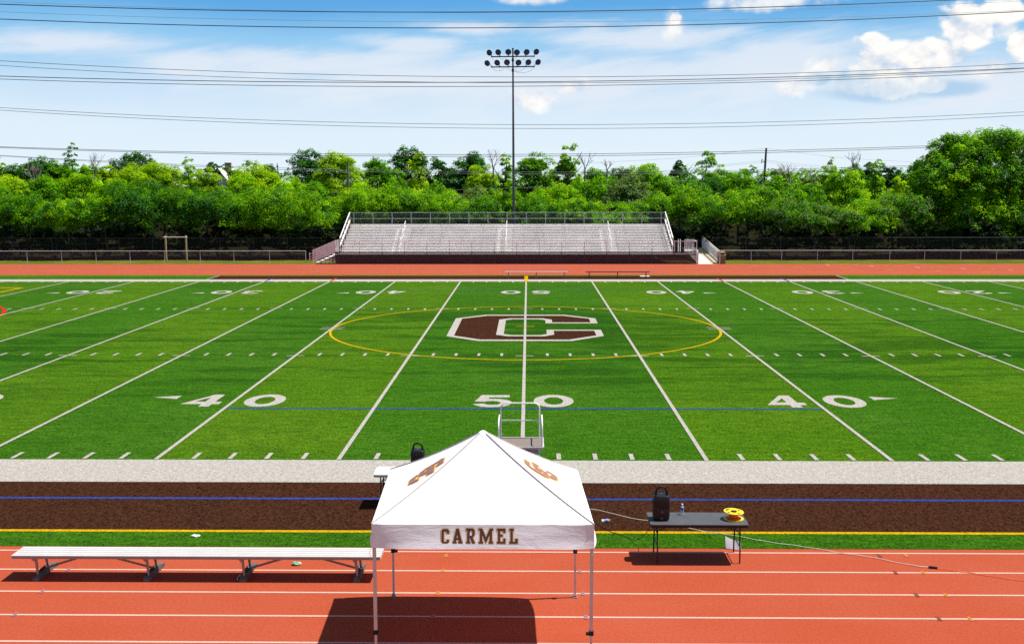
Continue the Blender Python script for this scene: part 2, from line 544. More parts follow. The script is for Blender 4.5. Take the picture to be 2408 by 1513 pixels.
def clear_mat():
    m, t, p = new_mat('clear_plastic')
    n = t.noise(objco(t), 40.0, 3)
    t.l.new(t.mix(n, (0.80, 0.86, 0.92), (0.95, 0.97, 1.0)), p.inputs['Base Color'])
    p.inputs['Transmission Weight'].default_value = 0.65
    p.inputs['Roughness'].default_value = 0.15
    p.inputs['IOR'].default_value = 1.3


clear_mat()
M = MATS


# ------------------------------------------------------------------ objects
def tag(o, label=None, cat=None, group=None, kind=None):
    if label:
        o['label'] = label
    if cat:
        o['category'] = cat
    if group:
        o['group'] = group
    if kind:
        o['kind'] = kind
    return o


def thing(name, loc, label, cat, group=None):
    o = bpy.data.objects.new(name, None)
    o.empty_display_size = 0.2
    COL.objects.link(o)
    o.location = Vector(loc)
    return tag(o, label, cat, group)


def origin(o):
    v = Vector((0, 0, 0))
    while o is not None:
        v += o.location
        o = o.parent
    return v


class MB:
    """collects shapes in world coordinates; build() links them as one mesh"""
    def __init__(s):
        s.v, s.f, s.m = [], [], []

    def add(s, vs, fs, mi=0):
        k = len(s.v)
        s.v += [tuple(map(float, q)) for q in vs]
        s.f += [tuple(i + k for i in f) for f in fs]
        s.m += [mi] * len(fs)
        return s

    def box(s, a, b, mi=0, bev=0.0):
        (x0, y0, z0), (x1, y1, z1) = a, b
        x0, x1 = min(x0, x1), max(x0, x1)
        y0, y1 = min(y0, y1), max(y0, y1)
        z0, z1 = min(z0, z1), max(z0, z1)
        if bev:
            return s.bevbox(x0, y0, z0, x1, y1, z1, bev, mi)
        vs = [(x0, y0, z0), (x1, y0, z0), (x1, y1, z0), (x0, y1, z0), (x0, y0, z1), (x1, y0, z1), (x1, y1, z1), (x0, y1, z1)]
        fs = [(0, 3, 2, 1), (4, 5, 6, 7), (0, 1, 5, 4), (1, 2, 6, 5), (2, 3, 7, 6), (3, 0, 4, 7)]
        return s.add(vs, fs, mi)

    def bevbox(s, x0, y0, z0, x1, y1, z1, b, mi=0):
        bm = bmesh.new()
        bmesh.ops.create_cube(bm, size=1.0)
        for v in bm.verts:
            v.co = Vector(((x0 + x1) / 2 + v.co.x * (x1 - x0), (y0 + y1) / 2 + v.co.y * (y1 - y0), (z0 + z1) / 2 + v.co.z * (z1 - z0)))
        bmesh.ops.bevel(bm, geom=list(bm.edges), offset=b, segments=3, affect='EDGES', profile=0.5)
        s.from_bm(bm, mi)
        return s

    def from_bm(s, bm, mi=0):
        bm.verts.index_update()
        s.add([v.co[:] for v in bm.verts], [[v.index for v in f.verts] for f in bm.faces], mi)
        bm.free()
        return s

    def tube(s, pts, r, n=8, mi=0, cap=True, square=False):
        pts = [Vector(p) for p in pts]
        rr = r if isinstance(r, (list, tuple)) else [r] * len(pts)
        rings = []
        up = None
        for i, p in enumerate(pts):
            if i == 0:
                d = pts[1] - p
            elif i == len(pts) - 1:
                d = p - pts[i - 1]
            else:
                d = (pts[i + 1] - p).normalized() + (p - pts[i - 1]).normalized()
            if d.length < 1e-9:
                d = Vector((0, 0, 1))
            d.normalize()
            if up is None:
                up = Vector((0, 0, 1)) if abs(d.z) < 0.9 else Vector((0, 1, 0))
            a = d.cross(up)
            if a.length < 1e-6:
                a = d.cross(Vector((1, 0, 0)))
            a.normalize()
            b = a.cross(d).normalized()
            up = b
            ring = []
            for k in range(n):
                th = 2 * math.pi * (k + (0.5 if square else 0)) / n
                q = 1.41421 if square else 1.0
                ring.append(p + (a * math.cos(th) + b * math.sin(th)) * rr[i] * q)
            rings.append(ring)
        vs = [q for ring in rings for q in ring]
        fs = []
        for i in range(len(rings) - 1):
            for k in range(n):
                k2 = (k + 1) % n
                fs.append((i * n + k, i * n + k2, (i + 1) * n + k2, (i + 1) * n + k))
        if cap:
            fs.append(tuple(range(n - 1, -1, -1)))
            fs.append(tuple((len(rings) - 1) * n + k for k in range(n)))
        return s.add(vs, fs, mi)

    def bar(s, a, b, r, mi=0):
        return s.tube([a, b], r, 4, mi, True, True)

    def lathe(s, c, axis, prof, n=24, mi=0):
        """prof: list of (distance along axis, radius)"""
        c = Vector(c)
        ax = Vector(axis).normalized()
        a = ax.orthogonal().normalized()
        b = ax.cross(a)
        vs, fs = [], []
        for (h, r) in prof:
            for k in range(n):
                th = 2 * math.pi * k / n
                vs.append(c + ax * h + (a * math.cos(th) + b * math.sin(th)) * r)
        for i in range(len(prof) - 1):
            for k in range(n):
                k2 = (k + 1) % n
                fs.append((i * n + k, i * n + k2, (i + 1) * n + k2, (i + 1) * n + k))
        if prof[0][1] > 1e-6:
            fs.append(tuple(range(n - 1, -1, -1)))
        if prof[-1][1] > 1e-6:
            fs.append(tuple((len(prof) - 1) * n + k for k in range(n)))
        return s.add(vs, fs, mi)

    def poly(s, pts, z, holes=(), mi=0):
        """flat horizontal polygon, facing up"""
        loops = [[Vector((p[0], p[1], 0)) for p in pts]] + [[Vector((p[0], p[1], 0)) for p in h] for h in holes]
        flat = [p for L in loops for p in L]
        tris = tessellate_polygon(loops)
        fs = []
        for t in tris:
            a, b, c = (flat[i] for i in t)
            if (b - a).cross(c - a).z < 0:
                t = (t[0], t[2], t[1])
            fs.append(tuple(t))
        return s.add([(p.x, p.y, z) for p in flat], fs, mi)

    def rect(s, x0, y0, x1, y1, z, mi=0):
        return s.add([(x0, y0, z), (x1, y0, z), (x1, y1, z), (x0, y1, z)], [(0, 1, 2, 3)], mi)

    def prism(s, pts, axis, d0, d1, mi=0):
        """extrude a 2D outline. axis 'x': pts are (y,z); 'y': (x,z); 'z': (x,y)"""
        def P3(p, d):
            return {'x': (d, p[0], p[1]), 'y': (p[0], d, p[1]), 'z': (p[0], p[1], d)}[axis]
        n = len(pts)
        vs = [P3(p, d0) for p in pts] + [P3(p, d1) for p in pts]
        fs = [(i, (i + 1) % n, n + (i + 1) % n, n + i) for i in range(n)]
        tris = tessellate_polygon([[Vector((p[0], p[1], 0)) for p in pts]])
        fs += [tuple(t) for t in tris] + [tuple(n + i for i in reversed(t)) for t in tris]
        return s.add(vs, fs, mi)

    def build(s, name, mats, parent=None, smooth=False, label=None, fix=True):
        me = bpy.data.meshes.new(name)
        o = bpy.data.objects.new(name, me)
        COL.objects.link(o)
        off = Vector((0, 0, 0))
        if parent is not None:
            o.parent = parent
            off = origin(parent)
        me.from_pydata([(x - off.x, y - off.y, z - off.z) for x, y, z in s.v], [], s.f)
        for m in (mats if isinstance(mats, (list, tuple)) else [mats]):
            me.materials.append(M[m] if isinstance(m, str) else m)
        if len(me.materials) > 1:
            me.polygons.foreach_set('material_index', s.m)
        if fix:
            bm = bmesh.new()
            bm.from_mesh(me)
            bmesh.ops.recalc_face_normals(bm, faces=bm.faces)
            bm.to_mesh(me)
            bm.free()
        if smooth:
            me.shade_smooth()
            me.set_sharp_from_angle(angle=R(40))
        me.update()
        if label:
            o['label'] = label
        return o


def structure(mb, name, mats, smooth=False):
    return tag(mb.build(name, mats, None, smooth, fix=False), kind='structure')


def children(o):
    return [c for c in bpy.data.objects if c.parent == o]


def copy_tree(o, parent=None):
    c = o.copy()
    COL.objects.link(c)
    if parent is not None:
        c.parent = parent
    for ch in list(children(o)):
        copy_tree(ch, c)
    return c


def offset_poly(pts, d):
    """grow a simple polygon outward by d"""
    area = sum(pts[i][0] * pts[(i + 1) % len(pts)][1] - pts[(i + 1) % len(pts)][0] * pts[i][1] for i in range(len(pts)))
    if area < 0:
        pts = pts[::-1]
    out = []
    n = len(pts)
    for i in range(n):
        a, b, c = (Vector(pts[(i + k) % n]) for k in (-1, 0, 1))
        e1 = (b - a).normalized()
        e2 = (c - b).normalized()
        n1 = Vector((e1.y, -e1.x))
        n2 = Vector((e2.y, -e2.x))
        q = n1 + n2
        if q.length < 0.3:
            out.append(tuple(b + n1 * d))
            continue
        q.normalize()
        k = d / max(0.45, q.dot(n1))
        out.append(tuple(b + q * k))
    return out


# ================================================================== GROUND
YD = 0.9144
W5 = 5 * YD
FW = 48.768
Z0 = 0.0
b = MB()
b.rect(-1500, -200, 1500, 2500, -0.016)
structure(b, 'ground', 'mown_grass')
b = MB()
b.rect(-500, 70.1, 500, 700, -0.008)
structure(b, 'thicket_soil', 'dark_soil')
b = MB()
b.rect(-85, -16.4, 85, -6.40, Z0)
b.rect(-85, 54.30, 85, 65.0, Z0)
structure(b, 'running_track', 'track_red')
b = MB()
b.rect(-85, -6.40, 85, 54.30, 0.006)
structure(b, 'football_field', 'turf_green')
# coloured border bands
b = MB()
b.rect(-70, -5.42, 70, -1.98, 0.010, 0)
b.rect(-22.86, 50.42, 22.86, 53.55, 0.010, 0)
b.rect(-70, -1.98, 70, 0.03, 0.010, 1)
b.rect(-70, 48.76, 70, 50.42, 0.010, 1)
b.rect(-70, -5.55, 70, -5.42, 0.010, 2)
b.rect(-70, 53.60, 70, 53.74, 0.010, 2)
b.rect(-70, -3.33, 70, -3.22, 0.014, 3)
structure(b, 'field_border', ['turf_brown', 'turf_white', 'turf_yellow', 'turf_blue'])


def ell(cx, cy, rx, ry, n=40, a0=0, a1=360):
    return [(cx + rx * math.cos(R(a0 + (a1 - a0) * i / n)), cy + ry * math.sin(R(a0 + (a1 - a0) * i / n))) for i in range(n + (0 if a1 - a0 == 360 else 1))]


def arcband(cx, cy, ro, ri, a0, a1, n=14):
    o = ell(cx, cy, ro[0], ro[1], n, a0, a1)
    i = ell(cx, cy, ri[0], ri[1], n, a0, a1)
    return o + i[::-1]


# numerals, 1.26 m wide, 1.86 m tall, origin at their lower left corner
NUM = {
    '0': [(ell(0.63, 0.95, 0.63, 0.97), [ell(0.63, 0.95, 0.30, 0.58)])],
    '4': [([(0.0, 0.38), (0.68, 1.88), (1.0, 1.88), (1.0, 0.74), (1.22, 0.74), (1.22, 0.36), (1.0, 0.36), (1.0, 0.0), (0.68, 0.0), (0.68, 0.36)],
           [[(0.35, 0.76), (0.68, 0.76), (0.68, 1.42)]])],
    '5': [([(0.22, 1.88), (1.13, 1.88), (1.13, 1.50), (0.50, 1.50), (0.46, 1.26), (0.62, 1.27), (0.84, 1.23), (1.05, 1.10), (1.19, 0.88), (1.22, 0.62),
            (1.16, 0.36), (1.02, 0.13), (0.80, 0.0), (0.54, -0.03), (0.27, 0.05), (0.09, 0.25), (0.0, 0.46), (0.34, 0.54), (0.42, 0.38), (0.58, 0.32),
            (0.76, 0.37), (0.86, 0.52), (0.86, 0.70), (0.78, 0.84), (0.62, 0.92), (0.46, 0.89), (0.36, 0.80), (0.04, 0.84)], [])],
    '3': [([(0.03, 1.42), (0.14, 1.68), (0.36, 1.85), (0.62, 1.90), (0.92, 1.84), (1.12, 1.66), (1.16, 1.40), (1.08, 1.16), (0.92, 1.02), (1.10, 0.90),
            (1.22, 0.68), (1.20, 0.38), (1.04, 0.12), (0.80, 0.0), (0.55, -0.02), (0.28, 0.06), (0.08, 0.25), (0.0, 0.50), (0.34, 0.54), (0.42, 0.37),
            (0.58, 0.29), (0.76, 0.34), (0.87, 0.50), (0.85, 0.68), (0.74, 0.80), (0.50, 0.82), (0.50, 1.10), (0.70, 1.13), (0.81, 1.26), (0.80, 1.44),
            (0.68, 1.56), (0.54, 1.57), (0.42, 1.50), (0.36, 1.36)], [])],
    '2': [([(0.04, 1.34), (0.10, 1.60), (0.30, 1.82), (0.60, 1.90), (0.92, 1.83), (1.14, 1.63), (1.20, 1.36), (1.12, 1.10), (0.86, 0.76), (0.54, 0.36),
            (1.22, 0.36), (1.22, 0.0), (0.02, 0.0), (0.02, 0.24), (0.52, 0.84), (0.78, 1.18), (0.84, 1.38), (0.77, 1.52), (0.62, 1.58), (0.46, 1.52), (0.38, 1.30)], [])],
}


def yard_number(mb, tens, x, far, z):
    """the two digits either side of a yard line, with the arrow towards the nearer goal"""
    def tr(p):
        return (p[0], p[1] + 6.43) if not far else (-p[0], FW - 6.43 - p[1])
    xs = x if not far else -x
    for ch, x0 in ((tens, xs - 1.58), ('0', xs + 0.32)):
        for outer, holes in NUM[ch]:
            mb.poly([tr((p[0] + x0, p[1])) for p in outer], z, [[tr((p[0] + x0, p[1])) for p in h] for h in holes], 0)
    if abs(x) > 1:
        if xs < 0:
            a = [(xs - 2.78, 1.43), (xs - 1.94, 1.70), (xs - 1.94, 1.16)]
        else:
            a = [(xs + 2.78, 1.43), (xs + 1.94, 1.16), (xs + 1.94, 1.70)]
        mb.poly([tr(p) for p in a], z, (), 0)


mk = MB()
zl = 0.0180
HASH = FW / 3
for i in range(-9, 10):
    x = i * W5
    mk.rect(x - 0.055, 0.03, x + 0.055, FW - 0.01, zl + 0.004, 0)
    for hy in (HASH, 2 * HASH):
        for s in (-1, 1):
            mk.rect(x + s * 0.06, hy - 0.05, x + s * 0.36, hy + 0.05, zl, 0)
    if i < 9:
        for k in range(1, 5):
            xx = x + k * YD
            mk.rect(xx - 0.055, 0.10, xx + 0.055, 0.70, zl, 0)
            mk.rect(xx - 0.055, FW - 0.62, xx + 0.055, FW - 0.08, zl, 0)
            mk.rect(xx - 0.055, HASH, xx + 0.055, HASH + 0.61, zl, 0)
            mk.rect(xx - 0.055, 2 * HASH - 0.61, xx + 0.055, 2 * HASH, zl, 0)
for i, tens in ((-6, '2'), (-4, '3'), (-2, '4'), (0, '5'), (2, '4'), (4, '3'), (6, '2')):
    yard_number(mk, tens, i * W5, False, 0.012)
    yard_number(mk, tens, i * W5, True, 0.012)
# end lines of the brown team area on the far side, and coloured restraining marks there
for sx in (-1, 1):
    mk.rect(sx * 22.86 - 0.05, 50.43, sx * 22.86 + 0.05, 53.5, 0.016, 0)
    mk.rect(sx * 13.716 - 0.07, FW, sx * 13.716 + 0.07, 51.3, 0.026, 3)
    mk.rect(sx * 18.288 - 0.06, FW, sx * 18.288 + 0.06, 51.3, 0.026, 2)
mk.rect(-0.13, FW - 0.1, 0.13, 53.0, 0.028, 1)
# centre circle, cross marks, thin coloured lines
mk.poly(ell(0, 24.38, 9.144, 9.144, 140), 0.0110, [ell(0, 24.38, 9.03, 9.03, 140)], 1)
for sx in (-1, 1):
    for dy in (-0.28, 0.28):
        mk.rect(sx * 9.144 - 0.55, 24.38 + dy - 0.05, sx * 9.144 + 0.55, 24.38 + dy + 0.05, zl, 0)
mk.rect(-0.45, 25.0 - 0.06, 0.45, 25.0 + 0.06, 0.028, 1)
mk.rect(-9.144, 6.12, 9.144, 6.23, 0.0140, 2)
mk.rect(-9.144, FW - 6.16, 9.144, FW - 6.02, 0.0140, 4)
# red circle and yellow corner beyond the left 30 yard line
mk.poly(ell(-37.6, 26.7, 10.6, 10.6, 120), 0.014, [ell(-37.6, 26.7, 10.42, 10.42, 120)], 3)
mk.poly([(-42, 44.05), (-33.4, 44.05), (-33.4, 44.3), (-42, 44.3)], 0.0135, (), 1)
mk.poly([(-33.4, 41.2), (-33.2, 41.2), (-33.2, 44.3), (-33.4, 44.3)], 0.0145, (), 1)
# big block letter in the middle
c_out = [(3.55, 26.25), (3.55, 28.22), (2.05, 29.68), (-2.05, 29.68), (-3.53, 28.2), (-3.53, 21.8), (-2.05, 20.32), (2.05, 20.32), (3.55, 21.9), (3.55, 23.95),
         (1.0, 23.95), (1.0, 22.5), (0.68, 22.15), (-0.62, 22.15), (-0.97, 22.5), (-0.97, 27.48), (-0.62, 27.83), (0.68, 27.83), (1.0, 27.5), (1.0, 26.25)]
c_in = [(3.22, 26.62), (3.22, 28.06), (1.94, 29.25), (-1.94, 29.25), (-3.2, 28.04), (-3.2, 21.96), (-1.94, 20.75), (1.94, 20.75), (3.22, 22.06), (3.22, 23.58),
        (1.33, 23.58), (1.33, 22.3), (0.88, 21.75), (-0.80, 21.75), (-1.31, 22.25), (-1.31, 27.72), (-0.80, 28.22), (0.88, 28.22), (1.33, 27.7), (1.33, 26.62)]
mk.poly(c_out, 0.0150, (), 0)
mk.poly(c_in, 0.0185, (), 5)
structure(mk, 'field_markings', ['turf_white', 'turf_yellow', 'turf_blue', 'turf_red', 'turf_teal', 'turf_brown'])

# lanes and small exchange-zone marks of the running track
lm = MB()
near_lanes = [-6.63, -7.63, -8.67, -9.66, -10.66, -11.67, -12.67, -13.67, -14.67]
for y in near_lanes:
    lm.rect(-85, y - 0.027, 85, y + 0.027, 0.004, 0)
far_lanes = [54.62 + 1.14 * i for i in range(10)]
for y in far_lanes:
    lm.rect(-85, y - 0.025, 85, y + 0.025, 0.004, 1)
for x, ys, mi in ((-1.37, (-6.85, -7.63, -8.68, -9.66), 2), (1.065, (-7.63, -8.67, -9.66), 3), (-8.07, (-7.63, -8.67, -9.66), 3),
                  (6.64, (-6.76, -7.63, -8.67, -9.66), 4), (7.13, (-6.76, -7.63, -8.67, -9.66), 2)):
    for y in ys:
        lm.rect(x - 0.03, y - 0.085, x + 0.03, y + 0.085, 0.008, mi)
for i in range(7):
    x = 15.4 + 3.24 * i
    y = 64.3 - 1.33 * i
    lm.poly([(x - 0.55, y + 0.28), (x + 0.6, y + 0.28), (x + 0.35, y - 0.42)], 0.008, (), 2)
for x, y in ((25.1, 63.9), (28.4, 62.8), (31.6, 61.3), (34.8, 60.0), (37.9, 58.6)):
    lm.rect(x - 0.05, y - 0.55, x + 0.05, y + 0.55, 0.008, 1)
for x, y in ((26.9, 63.9), (30.2, 62.7), (33.3, 61.3), (36.6, 60.0)):
    lm.poly(ell(x, y, 0.75, 0.5, 20), 0.008, [ell(x, y, 0.5, 0.28, 20)], 2)
    lm.rect(x - 1.3, y - 0.1, x - 0.85, y + 0.1, 0.008, 2)
    lm.rect(x + 0.85, y - 0.1, x + 1.3, y + 0.1, 0.008, 2)
structure(lm, 'track_markings', ['lane_white', 'lane_far', 'tick_yellow', 'tick_blue', 'tick_brown'])

# ================================================================== CANOPY TENT
TYF, TYB = -11.66, -8.80
TX0, TX1 = -2.02, 1.06                     # front corners; the tent stands turned by two degrees
TXC, TYC = -0.5315, (TYF + TYB) / 2
HX, HY = (TX1 - TX0) / 2, (TYB - TYF) / 2


def txc(y):
    return -0.48 - 0.103 * (y - TYF) / (TYB - TYF)


EAVE, PEAK, VAL = 2.165, 3.16, 0.335


def roof_z(x, y):
    a, c = abs(x - txc(y)) / HX, abs(y - TYC) / HY
    t_ = min(1.0, max(a, c))
    k = 1 - t_
    other = min(a, c) / max(t_, 1e-4)
    sag = 0.055 * math.sin(math.pi * t_) * (1 - other ** 2)
    z = EAVE + (PEAK - EAVE) * (0.80 * k + 0.20 * k * k) - sag
    if t_ < 0.06:
        z -= 0.022 * (1 - t_ / 0.06) ** 2
    # small gathers towards the corners
    z += 0.006 * math.sin(26 * math.atan2(c, a + 1e-6)) * t_ ** 3 * other
    return z


def make_tent():
    root = thing('canopy_tent', (TXC, TYC, 0), 'white square pop-up canopy tent printed CARMEL on its valance', 'tent')
    # roof: four fabric panels meeting at the peak
    rb = MB()
    NT_, NS = 30, 36
    corners = [(TX0, TYF), (TX1, TYF), (TX1 - 0.103, TYB), (TX0 - 0.103, TYB)]
    for q in range(4):
        c0, c1 = corners[q], corners[(q + 1) % 4]
        vs, fs = [], []
        for i in range(NT_ + 1):
            tt = i / NT_
            for j in range(NS + 1):
                s = j / NS
                ex = c0[0] + (c1[0] - c0[0]) * s
                ey = c0[1] + (c1[1] - c0[1]) * s
                x = TXC + (ex - TXC) * tt
                y = TYC + (ey - TYC) * tt
                vs.append((x, y, roof_z(x, y)))
        for i in range(NT_):
            for j in range(NS):
                k = i * (NS + 1) + j
                fs.append((k, k + 1, k + NS + 2, k + NS + 1))
        rb.add(vs, fs)
    roof = rb.build('roof', 'tent_fabric', root, smooth=True, fix=False)
    sb = MB()
    for c in corners:
        pts = []
        for i in range(1, 31):
            tt = i / 30
            x, y = TXC + (c[0] - TXC) * tt, TYC + (c[1] - TYC) * tt
            pts.append((x, y, roof_z(x, y) + 0.004))
        sb.tube(pts, 0.011, 6)
    sb.build('piping', 'grey_plastic', roof, smooth=True)
    pc = MB()
    zp = roof_z(TXC, TYC)
    pc.lathe((TXC, TYC, zp - 0.02), (0, 0, 1), [(-0.03, 0.085), (0.015, 0.060), (0.036, 0.030), (0.042, 0.0)], 20)
    pc.build('peak_cap', 'tent_fabric', roof, smooth=True)

    # valance: hangs from the eave, four sides, gently rippled
    def ripple(s, d, q):
        edge = abs(2 * s - 1)
        k = (0.003 + 0.012 * edge ** 2) * math.sin(9 * s + 2.2 * q + 5 * d) * d + 0.078 * d ** 1.15
        return k * (1 - edge ** 5)

    def vpt(q, s, d, out=0.0):
        c0, c1 = corners[q], corners[(q + 1) % 4]
        nx, ny = [(0, -1), (1, 0), (0, 1), (-1, 0)][q]
        k = ripple(s, d, q) + out
        sagx = 0.018 * math.sin(math.pi * s) * (1 if q == 0 else 0.6)
        x = c0[0] + (c1[0] - c0[0]) * s + nx * k
        y = c0[1] + (c1[1] - c0[1]) * s + ny * k
        return (x, y, EAVE - VAL * d + (0.012 * math.sin(math.pi * s)) * d - 0.0 * sagx)
    vb = MB()
    for q in range(4):
        vs, fs = [], []
        ns, nd = 60, 8
        for i in range(nd + 1):
            for j in range(ns + 1):
                vs.append(vpt(q, j / ns, i / nd))
        for i in range(nd):
            for j in range(ns):
                k = i * (ns + 1) + j
                fs.append((k, k + ns + 1, k + ns + 2, k + 1))
        vb.add(vs, fs)
    val = vb.build('valance', 'valance_fabric', root, smooth=True, fix=False)

    # lettering on the front
    L = {
        'C': ([(285, 122), (395, 122), (440, 165), (440, 222), (378, 222), (378, 180), (312, 180), (312, 405), (375, 405), (375, 362), (440, 362), (440, 412), (402, 445), (285, 445), (250, 412), (250, 158)], []),
        'A': ([(605, 112), (672, 112), (747, 400), (766, 400), (766, 445), (655, 445), (655, 400), (668, 400), (660, 368), (614, 368), (606, 400), (622, 400), (622, 445), (520, 445), (520, 400), (536, 400)],
              [[(638, 248), (656, 318), (620, 318)]]),
        'R': ([(845, 105), (1010, 105), (1056, 148), (1056, 252), (1010, 318), (1048, 400), (1062, 400), (1062, 445), (992, 445), (942, 328), (932, 328), (932, 400), (955, 400), (955, 445), (845, 445), (845, 400), (870, 400), (870, 155), (845, 155)],
              [[(935, 165), (993, 165), (993, 268), (935, 268)]]),
        'M': ([(1150, 105), (1235, 105), (1325, 300), (1415, 105), (1500, 105), (1500, 155), (1475, 155), (1475, 400), (1500, 400), (1500, 445), (1392, 445), (1392, 400), (1412, 400), (1412, 262), (1325, 452), (1240, 262), (1240, 400), (1262, 400), (1262, 445), (1150, 445), (1150, 400), (1178, 400), (1178, 155), (1150, 155)], []),
        'E': ([(1590, 105), (1800, 105), (1800, 202), (1742, 202), (1742, 165), (1672, 165), (1672, 238), (1732, 238), (1732, 290), (1672, 290), (1672, 400), (1742, 400), (1742, 330), (1800, 330), (1800, 445), (1590, 445), (1590, 400), (1615, 400), (1615, 155), (1590, 155)], []),
        'L': ([(1890, 105), (2000, 105), (2000, 155), (1975, 155), (1975, 400), (2030, 400), (2030, 335), (2095, 335), (2095, 445), (1890, 445), (1890, 400), (1915, 400), (1915, 155), (1890, 155)], []),
    }
    sc = 0.000572

    def front(p, out):
        x = (TX0 + TX1) / 2 - 0.04 + (p[0] - 1175) * sc
        d = (EAVE - 0.045 - (p[1] - 100) * sc * 1.03)
        dd = (EAVE - d) / VAL
        s = (x - TX0) / (TX1 - TX0)
        q = vpt(0, s, dd, out)
        return (x, q[1], d)
    lb = MB()
    def stroke(pts, w, mi, out):
        """outline drawn as overlapping short strips, each a hair above the last"""
        n_ = len(pts)
        for i in range(n_):
            p, q = Vector(pts[i]), Vector(pts[(i + 1) % n_])
            e = (q - p).normalized()
            nn = Vector((e.y, -e.x)) * w
            e = e * w * 0.9
            quad = [p - e - nn, q + e - nn, q + e + nn, p - e + nn]
            lb.add([front(k, out + i * 2e-5) for k in quad], [(0, 1, 2, 3)], mi)
    for ch, (outer, holes) in L.items():
        stroke(outer, 20, 1, 0.0020)
        stroke(outer, 12, 2, 0.0030)
        loops = [[Vector((p[0], p[1], 0)) for p in outer]] + [[Vector((p[0], p[1], 0)) for p in h] for h in holes]
        flat = [p for l in loops for p in l]
        lb.add([front(p, 0.0042) for p in flat], [tuple(t_) for t_ in tessellate_polygon(loops)], 0)
    lb.build('lettering', ['print_brown', 'print_gold', 'print_cream'], val, fix=False)

    # interlocked emblem printed on the two side panels (outlines lie on the sloping fabric)
    def on_roof(px, py):
        d = ray(px, py)
        lo, hi = 5.0, 30.0
        prev = None
        tq = 12.0
        while tq < 20.0:
            p = CAM + d * tq
            if p[2] < roof_z(p[0], p[1]) and abs(p[0] - txc(p[1])) <= HX and abs(p[1] - TYC) <= HY:
                break
            tq += 0.005
        return CAM + d * tq
    S_ = 4096 / 2408
    right = [[(440, 310), (740, 500), (680, 480), (700, 625), (1320, 1015), (1310, 880), (1105, 700), (1320, 840), (1545, 1000), (1590, 1205), (1390, 1150), (700, 725), (465, 490)],
             [(805, 455), (930, 515), (1075, 600), (1130, 675), (1065, 655), (1095, 775), (1275, 885), (1270, 950), (1080, 838), (865, 640), (838, 530)],
             [(1480, 855), (1700, 970), (1935, 1125), (1990, 1315), (1800, 1270), (1615, 1168), (1597, 1085), (1720, 1140), (1695, 1010), (1500, 900)]]
    left = [[(1670, 305), (1530, 360), (1420, 440), (960, 705), (745, 870), (700, 1020), (870, 955), (1075, 850), (1095, 745), (935, 850), (965, 755), (1180, 610), (1450, 470), (1430, 560), (1375, 590), (1360, 650), (1630, 475), (1640, 395)],
            [(1310, 595), (1285, 720), (1265, 825), (1000, 975), (1015, 900), (1068, 872), (1110, 745), (990, 800), (1005, 760), (1140, 665)],
            [(705, 930), (590, 990), (370, 1150), (320, 1320), (510, 1250), (690, 1150), (710, 1080), (570, 1150), (600, 1035), (680, 990)]]
    for polys, k, ox, oy in ((right, 11.64, 2060, 1810), (left, 9.4545, 1600, 1800)):
        eb = MB()
        for i, poly in enumerate(polys):
            w3 = [on_roof((ox + p[0] / k) / S_, (oy + p[1] / k) / S_) for p in poly]
            xy = [(p[0], p[1]) for p in w3]
            for mi, dist, out in ((1, 0.020, 0.006 + 0.002 * i), (0, 0.0, 0.014 + 0.002 * i)):
                pts = offset_poly(xy, dist) if dist else xy
                bm = bmesh.new()
                vv = [bm.verts.new((p[0], p[1], 0)) for p in pts]
                tris = tessellate_polygon([[Vector((p[0], p[1], 0)) for p in pts]])
                for t_ in tris:
                    try:
                        bm.faces.new([vv[j] for j in t_])
                    except ValueError:
                        pass
                bmesh.ops.subdivide_edges(bm, edges=list(bm.edges), cuts=3, use_grid_fill=True)
                for v in bm.verts:
                    v.co.z = roof_z(v.co.x, v.co.y) + out
                eb.from_bm(bm, mi)
        eb.build('emblem', ['print_faded', 'print_gold'], roof, fix=False)

    # legs
    zlock = {0: 0.60, 1: 0.60, 2: 0.80, 3: 0.80}
    ix = 0.03
    for q, (cx, cy) in enumerate(corners):
        x = cx + (ix if cx < TXC else -ix)
        y = cy + (ix if cy < TYC else -ix)
        zk = zlock[q]
        lg = MB()
        lg.bar((x, y, zk), (x, y, EAVE - 0.02), 0.023)
        lg.bar((x, y, 0.02), (x, y, zk), 0.017)
        leg = lg.build('leg', 'leg_paint', root)
        kb = MB()
        kb.box((x - 0.034, y - 0.034, zk - 0.035), (x + 0.034, y + 0.034, zk + 0.03), bev=0.006)
        sx = 1 if q in (1, 2) else -1
        kb.box((x + (0.02 if q == 3 else -0.075 if q == 1 else -0.02), y - 0.05, zk - 0.02), (x + (0.08 if q == 3 else -0.02 if q == 1 else 0.02), y - 0.005, zk + 0.015), bev=0.004)
        kb.build('leg_lock', 'black_plastic', leg)
        fb = MB()
        fb.box((x - 0.03, y - 0.03, 0.008), (x + 0.03, y + 0.03, 0.05), bev=0.004)
        fb.box((x - 0.045, y - 0.045, 0.004), (x + 0.045, y + 0.045, 0.011))
        fb.build('foot', 'frame_taupe', leg)
    # scissor trusses under the eave
    tb = MB()
    for q in range(4):
        c0, c1 = corners[q], corners[(q + 1) % 4]
        n = 4
        for i in range(n):
            for zz in ((EAVE - 0.06, EAVE - 0.28), (EAVE - 0.28, EAVE - 0.06)):
                p0 = [c0[k] + (c1[k] - c0[k]) * (0.02 + 0.96 * i / n) for k in (0, 1)]
                p1 = [c0[k] + (c1[k] - c0[k]) * (0.02 + 0.96 * (i + 1) / n) for k in (0, 1)]
                for p in (p0, p1):
                    p[0] += 0.05 * (1 if p[0] < TXC else -1)
                    p[1] += 0.05 * (1 if p[1] < TYC else -1)
                tb.bar((p0[0], p0[1], zz[0]), (p1[0], p1[1], zz[1]), 0.009)
    tb.build('truss', 'leg_paint', root)
    # little tie cord at two corners
    cb = MB()
